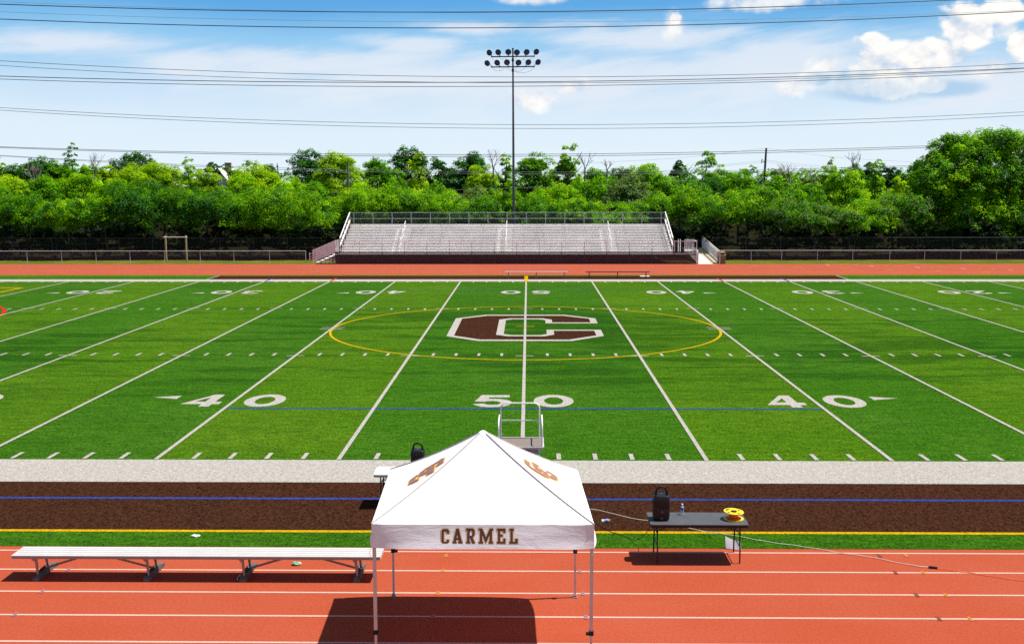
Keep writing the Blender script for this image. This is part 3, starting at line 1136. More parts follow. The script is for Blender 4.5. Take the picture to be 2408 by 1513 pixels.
    cb.tube([(TX1 + 0.0, TYF - 0.012, EAVE - VAL), (TX1 - 0.03, TYF - 0.03, EAVE - VAL - 0.1), (TX1 - 0.07, TYF + 0.0, EAVE - VAL - 0.22), (TX1 - 0.085, TYF - 0.01, EAVE - VAL - 0.36)], 0.003, 5)
    cb.build('tie_cord', 'cord_white', val)
    cb = MB()
    cb.tube([(TX0 + 0.0, TYF - 0.012, EAVE - VAL), (TX0 - 0.035, TYF - 0.02, EAVE - VAL - 0.06), (TX0 - 0.01, TYF - 0.02, EAVE - VAL - 0.13), (TX0 - 0.03, TYF - 0.02, EAVE - VAL - 0.17)], 0.003, 5)
    cb.build('tie_cord', 'cord_white', val)


make_tent()


# ================================================================== BENCHES
def make_bench():
    x0, x1, y0, y1, zt = -8.79, -2.41, -8.20, -7.73, 0.455
    root = thing('team_bench', ((x0 + x1) / 2, (y0 + y1) / 2, 0), 'long ribbed aluminium bench standing on the red track beside the tent', 'bench')
    # seat: two extruded planks with ribs, profile along Y
    sb = MB()
    n = 5
    pts = [(y0, zt - 0.045)]
    top = []
    N = 120
    for i in range(N + 1):
        s = i / N
        y = y0 + (y1 - y0) * s
        ph = (s * n) % 1.0
        rib = 0.007 * (0.5 + 0.5 * math.cos(2 * math.pi * s * 10))
        groove = -0.018 if (ph < 0.07 or ph > 0.93) and 0.02 < s < 0.98 else 0
        top.append((y, zt - 0.004 + rib + groove))
    prof = [(y0, zt - 0.045)] + top + [(y1, zt - 0.045)]
    sb.prism(prof, 'x', x0, x1)
    seat = sb.build('seat', 'bench_alu', root)
    eb = MB()
    eb.box((x0 - 0.014, y0 - 0.004, zt - 0.05), (x0 - 0.001, y1 + 0.004, zt + 0.004))
    eb.build('end_cap', 'alu', seat)
    eb = MB()
    eb.box((x1 + 0.001, y0 - 0.004, zt - 0.05), (x1 + 0.014, y1 + 0.004, zt + 0.004))
    eb.build('end_cap', 'alu', seat)
    fb = MB()
    fb.box((x0 + 0.002, y0 - 0.006, zt - 0.052), (x1 - 0.002, y0 - 0.001, zt - 0.006))
    fb.build('edge_trim', 'frame_taupe', seat)
    for i, x in enumerate((-8.40, -6.46, -4.79, -2.82)):
        lb = MB()
        lb.tube([(x, -8.10, 0.07), (x - 0.02, -8.11, zt - 0.05)], 0.024, 10)
        lb.tube([(x + 0.01, -7.70, 0.07), (x - 0.01, -7.80, zt - 0.05)], 0.024, 10)
        lb.box((x - 0.035, y0 + 0.02, zt - 0.075), (x + 0.035, y1 - 0.02, zt - 0.05))
        lb.prism([(x - 0.08, zt - 0.055), (x - 0.02, zt - 0.055), (x - 0.03, zt - 0.12)], 'y', y0 + 0.03, y0 + 0.05)
        leg = lb.build('leg', 'frame_taupe', root, smooth=True)
        kb = MB()
        kb.prism([(-8.22, 0.0), (-7.50, 0.0), (-7.50, 0.05), (-7.56, 0.078), (-8.16, 0.078), (-8.22, 0.05)], 'x', x - 0.055, x + 0.055)
        kb.box((x - 0.05, -8.12, 0.078), (x - 0.043, -7.62, 0.115))
        kb.box((x + 0.043, -8.12, 0.078), (x + 0.05, -7.62, 0.115))
        kb.box((x - 0.05, -7.50, 0.01), (x + 0.05, -7.40, 0.06))
        kb.build('skid', 'skid_wood', leg)
        sgn = 1 if i % 2 == 0 else -1
        bb = MB()
        bb.tube([(x + sgn * 0.02, -7.80, 0.10), (x + sgn * 0.85, -7.95, zt - 0.06), (x + sgn * 0.98, -7.96, zt - 0.055)], 0.02, 8)
        bb.build('brace', 'frame_taupe', root, smooth=True)


make_bench()


def far_bench(x0, x1, y, mat, legmat, label):
    root = thing('sideline_bench', ((x0 + x1) / 2, y, 0.01), label, 'bench', 'benches on the far sideline')
    zt = 0.46
    s = MB()
    s.box((x0, y - 0.13, zt - 0.05), (x1, y + 0.13, zt), bev=0.01)
    s.build('seat', mat, root)
    for x in (x0 + 0.26, (x0 + x1) / 2, x1 - 0.26):
        l = MB()
        l.bar((x, y, 0.03), (x, y, zt - 0.055), 0.03)
        l.box((x - 0.04, y - 0.16, 0.012), (x + 0.04, y + 0.16, 0.045))
        l.build('leg', legmat, root)


far_bench(-1.55, 3.01, 51.75, 'alu_seat', 'frame_taupe', 'long silver bench on the far brown sideline')
far_bench(4.30, 8.92, 51.75, 'black_metal', 'black_metal', 'long dark bench on the far brown sideline')


# ================================================================== FOLDING TABLES
def folding_table(x0, x1, y0, y1, top_mat, edge_mat, label, name, inset=0.14, splay=0.0):
    zt = 0.745
    root = thing('folding_table', ((x0 + x1) / 2, (y0 + y1) / 2, 0.0), label, 'table', 'folding tables')

    def rr(x0, y0, x1, y1, r, n=6):
        out = []
        for cx, cy, a in ((x1 - r, y1 - r, 0), (x0 + r, y1 - r, 90), (x0 + r, y0 + r, 180), (x1 - r, y0 + r, 270)):
            for i in range(n + 1):
                th = R(a + 90 * i / n)
                out.append((cx + r * math.cos(th), cy + r * math.sin(th)))
        return out
    t_ = MB()
    t_.prism(rr(x0, y0, x1, y1, 0.05), 'z', zt - 0.016, zt)
    top = t_.build('tabletop', top_mat, root)
    e = MB()
    e.prism(rr(x0 + 0.004, y0 + 0.004, x1 - 0.004, y1 - 0.004, 0.05), 'z', zt - 0.058, zt - 0.0165)
    e.build('apron', edge_mat, top)
    for sx, x in ((1, x0 + inset), (-1, x1 - inset)):
        for y, sy in ((y0 + 0.12, 1), (y1 - 0.12, -1)):
            l = MB()
            l.tube([(x, y, zt - 0.06), (x, y, 0.36), (x, y - sy * 0.04, 0.26), (x, y - sy * 0.04, 0.005)], 0.014, 8)
            l.build('leg', 'black_metal', root, smooth=True)
        c = MB()
        c.tube([(x, y0 + 0.12, 0.30), (x, y1 - 0.12, 0.30)], 0.009, 6)
        c.tube([(x, y0 + 0.14, 0.52), (x, y1 - 0.14, 0.52)], 0.009, 6)
        c.tube([(x, (y0 + y1) / 2 - 0.08, 0.52), (x + sx * 0.33, (y0 + y1) / 2 - 0.08, zt - 0.062)], 0.010, 6)
        c.tube([(x, (y0 + y1) / 2 + 0.08, 0.52), (x + sx * 0.33, (y0 + y1) / 2 + 0.08, zt - 0.062)], 0.010, 6)
        c.build('brace', 'black_metal', root, smooth=True)
    return root


folding_table(2.35, 4.12, -7.27, -6.53, 'black_top', 'black_plastic', 'black folding table holding the yellow cord reel', 'black')
folding_table(-3.12, -1.30, -3.99, -3.32, 'white_plastic', 'grey_plastic', 'white folding table with dark legs behind the tent', 'white')


# ================================================================== LOUDSPEAKERS
def make_speaker(x, y, z, label, turn=0.0):
    root = thing('loudspeaker', (x, y, z), label, 'speaker', 'loudspeakers on the folding tables')
    w, d, h = 0.30, 0.30, 0.50
    bm = bmesh.new()
    # rounded cabinet that narrows upwards, built from stacked rounded outlines
    def ring(z_, sx, sy, r, yo=0.0):
        out = []
        for cx, cy, a in ((1, 1, 0), (-1, 1, 90), (-1, -1, 180), (1, -1, 270)):
            for i in range(5):
                th = R(a + 22.5 * i)
                out.append((x + cx * (sx - r) + r * math.cos(th), y + yo + cy * (sy - r) + r * math.sin(th), z + z_))
        return out
    levels = [(0.004, w * 0.43, d * 0.42, 0.05), (0.03, w * 0.48, d * 0.47, 0.06), (0.10, w * 0.50, d * 0.50, 0.06), (0.215, w * 0.50, d * 0.50, 0.06),
              (0.235, w * 0.485, d * 0.475, 0.045), (0.25, w * 0.50, d * 0.49, 0.045), (0.40, w * 0.485, d * 0.46, 0.045),
              (0.450, w * 0.465, d * 0.42, 0.05), (0.462, w * 0.44, d * 0.385, 0.05)]
    cb = MB()
    rings = [ring(*l) for l in levels]
    n = len(rings[0])
    vs = [p for r_ in rings for p in r_]
    fs = []
    for i in range(len(rings) - 1):
        for k in range(n):
            k2 = (k + 1) % n
            fs.append((i * n + k, i * n + k2, (i + 1) * n + k2, (i + 1) * n + k))
    fs.append(tuple(range(n - 1, -1, -1)))
    fs.append(tuple((len(rings) - 1) * n + k for k in range(n)))
    cb.add(vs, fs)
    # back panel rim
    yb = y - d * 0.5
    cab = cb.build('cabinet', 'black_plastic', root, smooth=True)
    bm.free()
    hb = MB()
    pts = []
    for i in range(15):
        th = R(180 - 180 * i / 14)
        pts.append((x + 0.100 * math.copysign(abs(math.cos(th)) ** 0.7, math.cos(th)), y - 0.01, z + 0.455 + 0.145 * abs(math.sin(th)) ** 0.75))
    hb.tube(pts, 0.020, 8)
    hb.prism([(x - 0.128, z + 0.44), (x - 0.085, z + 0.44), (x - 0.095, z + 0.535), (x - 0.112, z + 0.51)], 'y', y - 0.035, y + 0.05)
    hb.prism([(x + 0.085, z + 0.44), (x + 0.128, z + 0.44), (x + 0.112, z + 0.51), (x + 0.095, z + 0.535)], 'y', y - 0.035, y + 0.05)
    hb.build('handle', 'black_plastic', root, smooth=True)
    eb = MB()
    eb.prism([(x - 0.03, z + 0.155), (x + 0.03, z + 0.155), (x, z + 0.205)], 'y', yb - 0.003, yb + 0.004)
    eb.build('emblem', 'emblem_red', cab)
    kb = MB()
    kb.lathe((x - 0.005, yb + 0.006, z + 0.055), (0, -1, 0), [(0, 0.030), (0.014, 0.028), (0.016, 0.012), (0.016, 0.0)], 16)
    kb.build('socket', 'steel_dark', cab)
    lb = MB()
    lb.box((x - 0.006, y - 0.02, z + 0.463), (x + 0.012, y + 0.01, z + 0.475))
    lb.build('latch', 'alu', cab)
    return root


make_speaker(2.575, -6.93, 0.747, 'black loudspeaker with arched handle on the black table')
make_speaker(-2.205, -3.66, 0.747, 'black loudspeaker with arched handle on the white table')

# cup on the white table
cp = thing('paper_cup', (-2.435, -3.72, 0.747), 'small white lidded cup beside the speaker on the white table', 'cup')
b_ = MB()
b_.lathe((-2.435, -3.72, 0.747), (0, 0, 1), [(0, 0.030), (0.105, 0.042)], 20)
b_.build('cup_body', 'cap_white', cp, smooth=True)
b_ = MB()
b_.lathe((-2.435, -3.72, 0.853), (0, 0, 1), [(0, 0.046), (0.010, 0.046), (0.014, 0.040), (0.018, 0.036), (0.018, 0.0)], 20)
b_.build('lid', 'cap_white', cp, smooth=True)


# ================================================================== SMALL THINGS
def bottle(c, axis, label, cat='bottle', s=1.0, body='clear_plastic', cap='cap_white', lab='label_blue', name='water_bottle'):
    root = thing(name, c, label, cat)
    pr = [(0.0, 0.022), (0.004, 0.031), (0.03, 0.0325), (0.075, 0.0305), (0.08, 0.0325), (0.13, 0.0325), (0.15, 0.028), (0.175, 0.014), (0.185, 0.013), (0.185, 0.0)]
    b1 = MB()
    b1.lathe(c, axis, [(h * s, r * s) for h, r in pr], 20)
    bod = b1.build('bottle_body', body, root, smooth=True)
    b2 = MB()
    b2.lathe(c, axis, [(0.082 * s, 0.0332 * s), (0.128 * s, 0.0332 * s)], 20)
    b2.build('wrapper', lab, bod, smooth=True)
    b3 = MB()
    b3.lathe(c, axis, [(0.186 * s, 0.0155 * s), (0.200 * s, 0.0155 * s), (0.202 * s, 0.012 * s), (0.202 * s, 0.0)], 16)
    b3.build('cap', cap, root, smooth=True)
    return root


bottle((3.00, -6.66, 0.747), (0, 0, 1), 'clear water bottle with blue label standing on the black table')
bottle((1.63, -4.90, 0.048), (0.93, 0.36, 0.0), 'clear plastic bottle with blue cap lying on the brown turf', cap='label_blue')
bottle((-4.88, -8.00, 0.034), (-0.05, -1.0, 0.02), 'dark bottle lying by a skid under the aluminium bench', body='bottle_dark', cap='grey_plastic', lab='bottle_dark', s=0.9, name='drink_bottle')


def crumple(name, c, size, mat, label, cat, seed):
    rng = random.Random(seed)
    bm = bmesh.new()
    bmesh.ops.create_icosphere(bm, subdivisions=2, radius=1.0)
    for v in bm.verts:
        k = 1 + rng.uniform(-0.3, 0.3)
        v.co = Vector((c[0] + v.co.x * size[0] * k, c[1] + v.co.y * size[1] * k, max(0.0, c[2] + size[2] * 0.9 + v.co.z * size[2] * k)))
    m = MB()
    m.from_bm(bm)
    o = m.build(name, mat)
    return tag(o, label, cat)


crumple('crushed_cup', (-6.34, -5.84, 0.008), (0.085, 0.05, 0.022), 'litter_pale', 'pale green crushed cup on the green turf strip', 'litter', 3)
crumple('crushed_can', (-4.04, -7.36, 0.006), (0.085, 0.05, 0.03), 'litter_green', 'crushed green can on the track under the aluminium bench', 'litter', 5)
pm = MB()
for i in range(5):
    pass
tb_ = MB()
tb_.bevbox(8.34, 52.55, 0.012, 9.04, 52.95, 0.05, 0.012)
tag(tb_.build('folded_towel', 'cap_white'), 'flat white towel lying beside the far dark bench', 'towel')

# sheet of paper leaning on the table leg
pb = MB()
N = 8
vs, fs = [], []
# sheet leaning back; two pages with a fold
P0 = Vector((3.87, -6.42, 0.012))
ex = Vector((0.27, -0.10, 0.0))
ey = Vector((0.0, 0.09, 0.21))
for i in range(N + 1):
    for j in range(N + 1):
        s, t_ = i / N, j / N
        p = P0 + ex * s + ey * t_ * (1 - 0.30 * s) + Vector((0, 0.02 * math.sin(math.pi * s) * t_, -0.02 * math.sin(math.pi * s) * t_))
        vs.append(p)
for i in range(N):
    for j in range(N):
        k = i * (N + 1) + j
        fs.append((k, k + N + 1, k + N + 2, k + 1))
m2 = [(v + Vector((0.0, 0.006, 0.0))) for v in vs]
pb.add(vs, fs)
pb.add(m2, [f[::-1] for f in fs])
tag(pb.build('paper_sheet', 'paper_white', smooth=True, fix=False), 'white booklet leaning against the leg of the black table', 'paper')


def smooth_path(pts, n=6):
    """Catmull-Rom through the points"""
    P = [Vector(p) for p in pts]
    P = [P[0] * 2 - P[1]] + P + [P[-1] * 2 - P[-2]]
    out = []
    for i in range(1, len(P) - 2):
        for k in range(n):
            t_ = k / n
            a, b_, c, d = P[i - 1], P[i], P[i + 1], P[i + 2]
            out.append(0.5 * ((2 * b_) + (c - a) * t_ + (2 * a - 5 * b_ + 4 * c - d) * t_ ** 2 + (3 * b_ - a - 3 * c + d) * t_ ** 3))
    out.append(P[-2])
    return out


def cord(name, px, r, mat, label, z=None, extra=()):
    rng = random.Random(len(px))
    pts = [tuple(G(u, v)[:2]) + ((z or r + 0.01),) for u, v in px] + list(extra)
    m = MB()
    path = smooth_path(pts, 6)
    for i, p in enumerate(path):
        p.y += 0.012 * math.sin(i * 0.9) + 0.01 * math.sin(i * 0.37)
    m.tube(path, r, 6)
    return tag(m.build(name, mat, smooth=True), label, 'cord')


cord('extension_cord', [(1280, 1178), (1335, 1188), (1380, 1196), (1420, 1203), (1470, 1216), (1530, 1226), (1565, 1233), (1610, 1241), (1660, 1250), (1700, 1256), (1764, 1267), (1810, 1275),
                        (1871, 1284), (1929, 1292), (1985, 1302), (2042, 1310), (2110, 1323), (2160, 1332), (2184, 1335)], 0.0065, 'cord_white',
     'long white extension cord running over turf and track')
cord('extension_cord', [(2203, 1337), (2260, 1345), (2312, 1352), (2360, 1360), (2408, 1367), (2470, 1374)], 0.0065, 'cord_orange',
     'orange extension cord plugged into the white one on the track')
m_ = MB()
g0, g1 = G(2184, 1335), G(2203, 1337)
m_.bar((g0[0], g0[1] + 0.005, 0.025), (g1[0] + 0.01, g1[1], 0.022), 0.017)
tag(m_.build('cord_plug', 'cord_black'), 'dark plug joining the white and orange cords', 'plug')
cord('speaker_cable', [(1360, 1215), (1398, 1231), (1435, 1250), (1452, 1256), (1478, 1266)], 0.006, 'cord_black',
     'thin black cable hanging from the black table towards the tent', z=0.018, extra=[(2.16, -6.05, 0.03), (2.36, -6.45, 0.30), (2.44, -6.70, 0.66)])


def make_reel():
    c = Vector((3.90, -6.93, 0.747))
    root = thing('cord_reel', c, 'yellow and orange cord reel lying on the black table', 'reel')

    def flange(z, ax, nm):
        f = MB()
        n = 36
        r1, r2 = 0.180, 0.058
        a = Vector((ax[0], ax[1], 1)).normalized()
        f.lathe(c + Vector((0, 0, z)), a, [(0, r2), (0.0, r1 - 0.012), (-0.004, r1), (0.012, r1), (0.012, r1 - 0.014), (0.007, r1 - 0.03), (0.007, r2)], n)
        o = f.build('flange', 'reel_yellow', root, smooth=True)
        for k in range(4):
            hb = MB()
            th = R(35 + 90 * k)
            p = c + Vector((0.125 * math.cos(th), 0.125 * math.sin(th), z + 0.009 - ax[0] * 0.125 * math.cos(th) - ax[1] * 0.125 * math.sin(th)))
            hb.lathe(p, a, [(0, 0.024), (0.0015, 0.024), (0.0015, 0.0)], 14)
            hb.build('slot', 'black_plastic', o)
    flange(0.008, (0, 0), 'lower')
    h = MB()
    h.lathe(c + Vector((0, 0, 0.018)), (0, 0, 1), [(0, 0.082), (0.116, 0.078)], 28)
    h.build('hub', 'reel_orange', root, smooth=True)
    w = MB()
    for i in range(5):
        z = 0.022 + 0.004 * i
        r_ = 0.14 - 0.012 * i
        w.lathe(c + Vector((0, 0, z)), (0, 0, 1), [(0, 0.09), (0.0, r_), (0.004, r_), (0.004, 0.09)], 28)
    w.build('wound_cord', 'reel_orange', root, smooth=True)
    flange(0.135, (0.05, -0.03), 'upper')
    k = MB()
    k.lathe(c + Vector((0, 0, 0.1475)), (0, 0, 1), [(0, 0.060), (0.004, 0.060), (0.004, 0.0)], 24)
    k.build('hub_cap', 'black_plastic', root, smooth=True)
    t_ = MB()
    th = R(200)
    t_.tube([(c.x - 0.12, c.y + 0.03, 0.892), (c.x - 0.12, c.y + 0.03, 0.925)], 0.014, 10)
    t_.build('crank_knob', 'black_plastic', root, smooth=True)


make_reel()


# ================================================================== CONDUCTOR PODIUM
def make_podium():
    x0, x1, y0, y1, zd = -0.56, 0.51, -2.22, -1.25, 0.90
    root = thing('podium', ((x0 + x1) / 2, (y0 + y1) / 2, 0.01), 'aluminium conductor podium with tall railing behind the tent peak', 'podium')
    d = MB()
    d.box((x0 + 0.03, y0 + 0.03, zd - 0.03), (x1 - 0.03, y1 - 0.03, zd))
    deck = d.build('deck', 'deck_carpet', root)
    f = MB()
    f.box((x0, y0, zd - 0.035), (x1, y0 + 0.03, zd + 0.008))
    f.box((x0, y1 - 0.03, zd - 0.035), (x1, y1, zd + 0.008))
    f.box((x0, y0 + 0.03, zd - 0.035), (x0 + 0.03, y1 - 0.03, zd + 0.008))
    f.box((x1 - 0.03, y0 + 0.03, zd - 0.035), (x1, y1 - 0.03, zd + 0.008))
    f.build('edge_trim', 'alu', deck)
    p = MB()
    p.box((x0 + 0.05, y0 + 0.02, zd - 0.15), (x1 - 0.13, y0 + 0.045, zd - 0.037))
    pan = p.build('panel', 'panel_taupe', root)
    s = MB()
    s.box((0.07, y0 + 0.012, zd - 0.105), (0.17, y0 + 0.0195, zd - 0.06))
    s.build('slot', 'black_plastic', pan)
    for x in (x0 + 0.06, x1 - 0.10):
        for y in (y0 + 0.05, y1 - 0.05):
            l = MB()
            l.bar((x, y, 0.02), (x, y, zd - 0.04), 0.024)
            l.build('leg', 'alu', root)
    for i, (yy, zz) in enumerate(((y0 - 0.30, 0.28), (y0 - 0.10, 0.58))):
        st = MB()
        st.box((x0 + 0.12, yy, zz - 0.03), (x1 - 0.16, yy + 0.24, zz))
        st.build('step', 'alu_deck', root)
    fr = MB()
    for x in (x0 + 0.09, x1 - 0.13):
        fr = MB()
        fr.bar((x, y0 - 0.34, 0.02), (x, y0 + 0.02, zd - 0.16), 0.02)
        fr.build('step_frame', 'alu', root)
    sp = MB()
    sp.box((x0 + 0.10, y1 - 0.40, 0.30), (x1 - 0.14, y1 - 0.10, 0.33))
    sp.build('lower_shelf', 'alu_deck', root)
    # back guard rail: an arch with one cross bar
    zr = zd + 0.83
    rb = MB()
    xa, xb, yb = x0 + 0.07, x1 - 0.10, y1 - 0.05
    pts = [(xa, yb, zd - 0.02), (xa, yb, zr - 0.12)]
    for i in range(1, 7):
        th = R(180 - 15 * i)
        pts.append((xa + 0.12 + 0.12 * math.cos(th), yb, zr - 0.12 + 0.12 * math.sin(th)))
    for i in range(0, 7):
        th = R(90 - 15 * i)
        pts.append((xb - 0.12 + 0.12 * math.cos(th), yb, zr - 0.12 + 0.12 * math.sin(th)))
    pts += [(xb, yb, zd - 0.02)]
    rb.tube(pts, 0.017, 10)
    rb.tube([(xa + 0.01, yb, zd + 0.42), (xb - 0.01, yb, zd + 0.42)], 0.014, 8)
    rb.build('guard_rail', 'steel_rail', root, smooth=True)
    # side rails, lower, running forward from the arch
    for x in (x0 + 0.035, x1 - 0.045):
        sr = MB()
        pts = [(x, yb - 0.02, zd + 0.55), (x, y0 + 0.26, zd + 0.55), (x, y0 + 0.17, zd + 0.53), (x, y0 + 0.11, zd + 0.47), (x, y0 + 0.10, zd + 0.38), (x, y0 + 0.10, zd - 0.02)]
        sr.tube(pts, 0.017, 10)
        sr.build('side_rail', 'steel_rail', root, smooth=True)


make_podium()


# ================================================================== BLEACHERS
def make_bleachers():
    XL, XR, XE = -16.15, 12.60, 14.42
    YF, YW, YB = 65.06, 66.75, 72.55
    ZW = 0.80
    ROWS, RUN, RISE = 10, 0.58, 0.212
    root = thing('bleachers', ((XL + XR) / 2, (YF + YB) / 2, 0), 'aluminium grandstand of ten seat rows facing the far straight', 'bleachers')
    aisles = [(-11.0, 0.62), (-1.80, 0.62), (7.35, 0.62)]
    # stepped deck: one tread and riser per row
    d = MB()
    d.box((XL, YF + 0.02, ZW - 0.05), (XE, YW, ZW))
    for i in range(ROWS):
        y0 = YW + i * RUN
        z = ZW + i * RISE
        d.box((XL, y0 + 0.002, z - 0.03), (XR, y0 + RUN, z))
        if i < ROWS - 1:
            d.box((XL, y0 + RUN - 0.02, z + 0.002), (XR, y0 + RUN - 0.004, z + RISE - 0.032))
    d.box((XL, YB - 0.07, ZW + (ROWS - 1) * RISE + 0.002), (XR, YB - 0.05, ZW + (ROWS - 1) * RISE + 0.36))
    d.build('deck', 'alu_deck', root)
    # seats: a plank per row and section, leaving the aisles open
    edges = [XL + 0.05] + [q for a, w in aisles for q in (a - w, a + w)] + [XR - 0.05]
    full = [edges[0], edges[-1]]
    for i in range(ROWS):
        for k in range(0, 2 if i == ROWS - 1 else len(edges), 2):
            xa, xb = (full[0], full[1]) if i == ROWS - 1 else (edges[k], edges[k + 1])
            y = YW + i * RUN + RUN - 0.17
            z = ZW + i * RISE + 0.40
            s = MB()
            s.box((xa, y, z - 0.045), (xb, y + 0.25, z), bev=0.008)
            x = xa + 0.9
            while x < xb:
                s.box((x - 0.03, y + 0.09, z - 0.19), (x + 0.03, y + 0.16, z - 0.046))
                x += 1.85
            s.build('seat', 'alu_seat', root)
    # aisle steps and hand rails
    for a, w in aisles:
        st = MB()
        for i in range(ROWS - 1):
            y = YW + i * RUN + RUN - 0.27
            z = ZW + i * RISE
            st.box((a - w + 0.05, y, z + 0.002), (a + w - 0.05, y + 0.24, z + RISE * 0.52))
        st.build('aisle_step', 'alu_seat', root)
        for i0, i1 in ((0, 3), (3, 6), (6, 9)):
            r_ = MB()
            p0 = (a, YW + i0 * RUN + 0.25, ZW + i0 * RISE)
            p1 = (a, YW + (i1 - 0.6) * RUN + 0.25, ZW + (i1 - 1) * RISE)
            h = 0.92
            r_.tube([p0, (p0[0], p0[1], p0[2] + h), (p1[0], p1[1], p1[2] + h), p1], 0.024, 8)
            m0 = (a, p0[1], p0[2] + h * 0.55)
            m1 = (a, p1[1], p1[2] + h * 0.55)
            r_.tube([m0, m1], 0.018, 6)
            r_.build('hand_rail', 'steel_rail', root, smooth=True)
    # understructure seen through the screen
    u = MB()
    x = XL + 0.4
    while x < XR:
        for y, z in ((YF + 0.5, ZW - 0.06), (YW + 2.2, ZW + 0.62), (YB - 0.4, ZW + 1.8)):
            u.bar((x, y, 0.0), (x, y, z), 0.035)
        u.bar((x, YF + 0.5, 0.08), (x, YB - 0.4, 0.08), 0.03)
        if int((x - XL) / 1.83) % 3 == 0:
            u.bar((x, YF + 0.45, 0.1), (x + 1.83, YF + 0.45, ZW - 0.1), 0.02)
            u.bar((x + 1.83, YF + 0.42, 0.1), (x, YF + 0.42, ZW - 0.1), 0.02)
        x += 1.83
    u.build('understructure', 'steel_galv', root)
    # front guard: posts, rails, wire, dark maroon screen
    gr = MB()
    n = 16
    ztop = 1.92
    xs = [XL + 0.10 + (XR - XL - 0.2) * i / (n - 1) for i in range(n)] + [XR + 0.95, XE - 0.06]
    gr.bar((XL + 0.1, YF, ztop), (XE - 0.03, YF, ztop), 0.025)
    gr.bar((XL + 0.1, YF, ZW + 0.03), (XE - 0.03, YF, ZW + 0.03), 0.022)
    for x in xs:
        gr.bar((x, YF - 0.01, 0.0), (x, YF - 0.01, ztop), 0.027)
    guard = gr.build('guard_rail', 'steel_rail', root)
    wm = MB()
    wm.add([(XL + 0.1, YF + 0.03, 1.0), (XE, YF + 0.03, 1.0), (XE, YF + 0.03, ztop), (XL + 0.1, YF + 0.03, ztop)], [(0, 1, 2, 3)])
    wm.build('wire_mesh', 'chain_galv', guard, fix=False)
    sm = MB()
    sm.add([(XL - 0.1, YF - 0.045, 0.0), (XE - 0.1, YF - 0.045, 0.0), (XE - 0.1, YF - 0.045, 1.06), (XL - 0.1, YF - 0.045, 1.06)], [(0, 1, 2, 3)])
    sm.build('screen', 'screen_maroon', root, fix=False)
    # back guard
    bg = MB()
    zb0, zb1 = ZW + ROWS * RISE + 0.05, 4.15
    bg.bar((XL, YB, zb1), (XR, YB, zb1), 0.025)
    bg.bar((XL, YB, (zb0 + zb1) / 2 + 0.05), (XR, YB, (zb0 + zb1) / 2 + 0.05), 0.027)
    bg.bar((XL, YB, zb0), (XR, YB, zb0), 0.027)
    for i in range(17):
        x = XL + 0.35 + (XR - XL - 0.7) * i / 16
        bg.bar((x, YB + 0.002, 0.0), (x, YB + 0.002, zb1 - 0.02), 0.027)
    back = bg.build('back_rail', 'steel_galv', root)
    wm = MB()
    wm.add([(XL, YB - 0.03, zb0), (XR, YB - 0.03, zb0), (XR, YB - 0.03, zb1), (XL, YB - 0.03, zb1)], [(0, 1, 2, 3)])
    wm.build('wire_mesh', 'chain_galv', back, fix=False)
    # sloping end guards
    for x in (XL - 0.02, XR + 0.02):
        e = MB()
        pa, pb_ = (x, YW + 0.35, ZW + 1.30), (x, YB + 0.02, 4.18)
        e.bar(pa, pb_, 0.035)
        e.bar((x, pa[1], pa[2] - 0.62), (x, pb_[1], pb_[2] - 0.72), 0.055)
        for i in range(6):
            s = i / 5
            y = pa[1] + (pb_[1] - pa[1]) * s
            zt = pa[2] + (pb_[2] - pa[2]) * s
            e.bar((x, y, zt - 1.25), (x, y, zt), 0.025)
        g = e.build('end_guard', 'steel_rail', root)
        wm = MB()
        dx = 0.03 if x < 0 else -0.03
        wm.add([(x + dx, pa[1], pa[2] - 1.1), (x + dx, pb_[1], pb_[2] - 1.1), (x + dx, pb_[1], pb_[2]), (x + dx, pa[1], pa[2])], [(0, 1, 2, 3)])
        wm.build('wire_mesh', 'chain_galv', g, fix=False)
    # stairs going up to the walkway at the left end
    sx0, sx1 = -18.20, XL - 0.02
    st = MB()
    n = 5
    for i in range(n):
        x = sx0 + 0.28 + (sx1 - sx0 - 0.30) * i / n
        z = ZW * (i + 1) / (n + 0.0)
        st.box((x, YF + 0.12, z - 0.04), (x + 0.36, YF + 1.35, z))
    for y in (YF + 0.08, YF + 1.40):
        for i in range(n):
            x = sx0 + 0.34 + (sx1 - sx0 - 0.30) * i / n
            st.bar((x + 0.2, y, 0.0), (x + 0.2, y, ZW * (i + 1) / n - 0.05), 0.018)
        for k in (0.25, 0.5):
            st.bar((sx0 + 0.6 + k, y + 0.001, ZW * k), (sx1, y + 0.001, ZW * k), 0.015)
        st.bar((sx0 + 0.2, y - 0.03, 0.03), (sx1, y - 0.03, ZW - 0.03), 0.03)
    stairs = st.build('stairs', 'steel_rail', root)
    for y in (YF + 0.02, YF + 1.45):
        sr = MB()
        for k in range(5):
            z0 = 0.22 + 0.21 * k
            sr.box((0, 0, 0), (0, 0, 0))
            sr.prism([(sx0 + 0.05, z0), (sx1 - 0.05, z0 + ZW + 0.02), (sx1 - 0.05, z0 + ZW + 0.17), (sx0 + 0.05, z0 + 0.15)], 'y', y - 0.02, y + 0.02)
        sr.bar((sx0 + 0.07, y - 0.03, 0.0), (sx0 + 0.07, y - 0.03, 1.16), 0.03)
        sr.bar((sx0 - 0.22, y - 0.03, 0.3), (sx0 - 0.22, y - 0.03, 0.98), 0.025)
        for zz in (0.42, 0.62, 0.86):
            sr.bar((sx0 - 0.2, y - 0.03, zz), (sx0 + 0.05, y - 0.03, zz + 0.08), 0.02)
        sr.bar((sx1 - 0.05, y - 0.03, 0.0), (sx1 - 0.05, y - 0.03, 2.0), 0.03)
        sr.build('stair_rail', 'steel_rail', stairs)
    # side rail of the walkway on the right
    rr = MB()
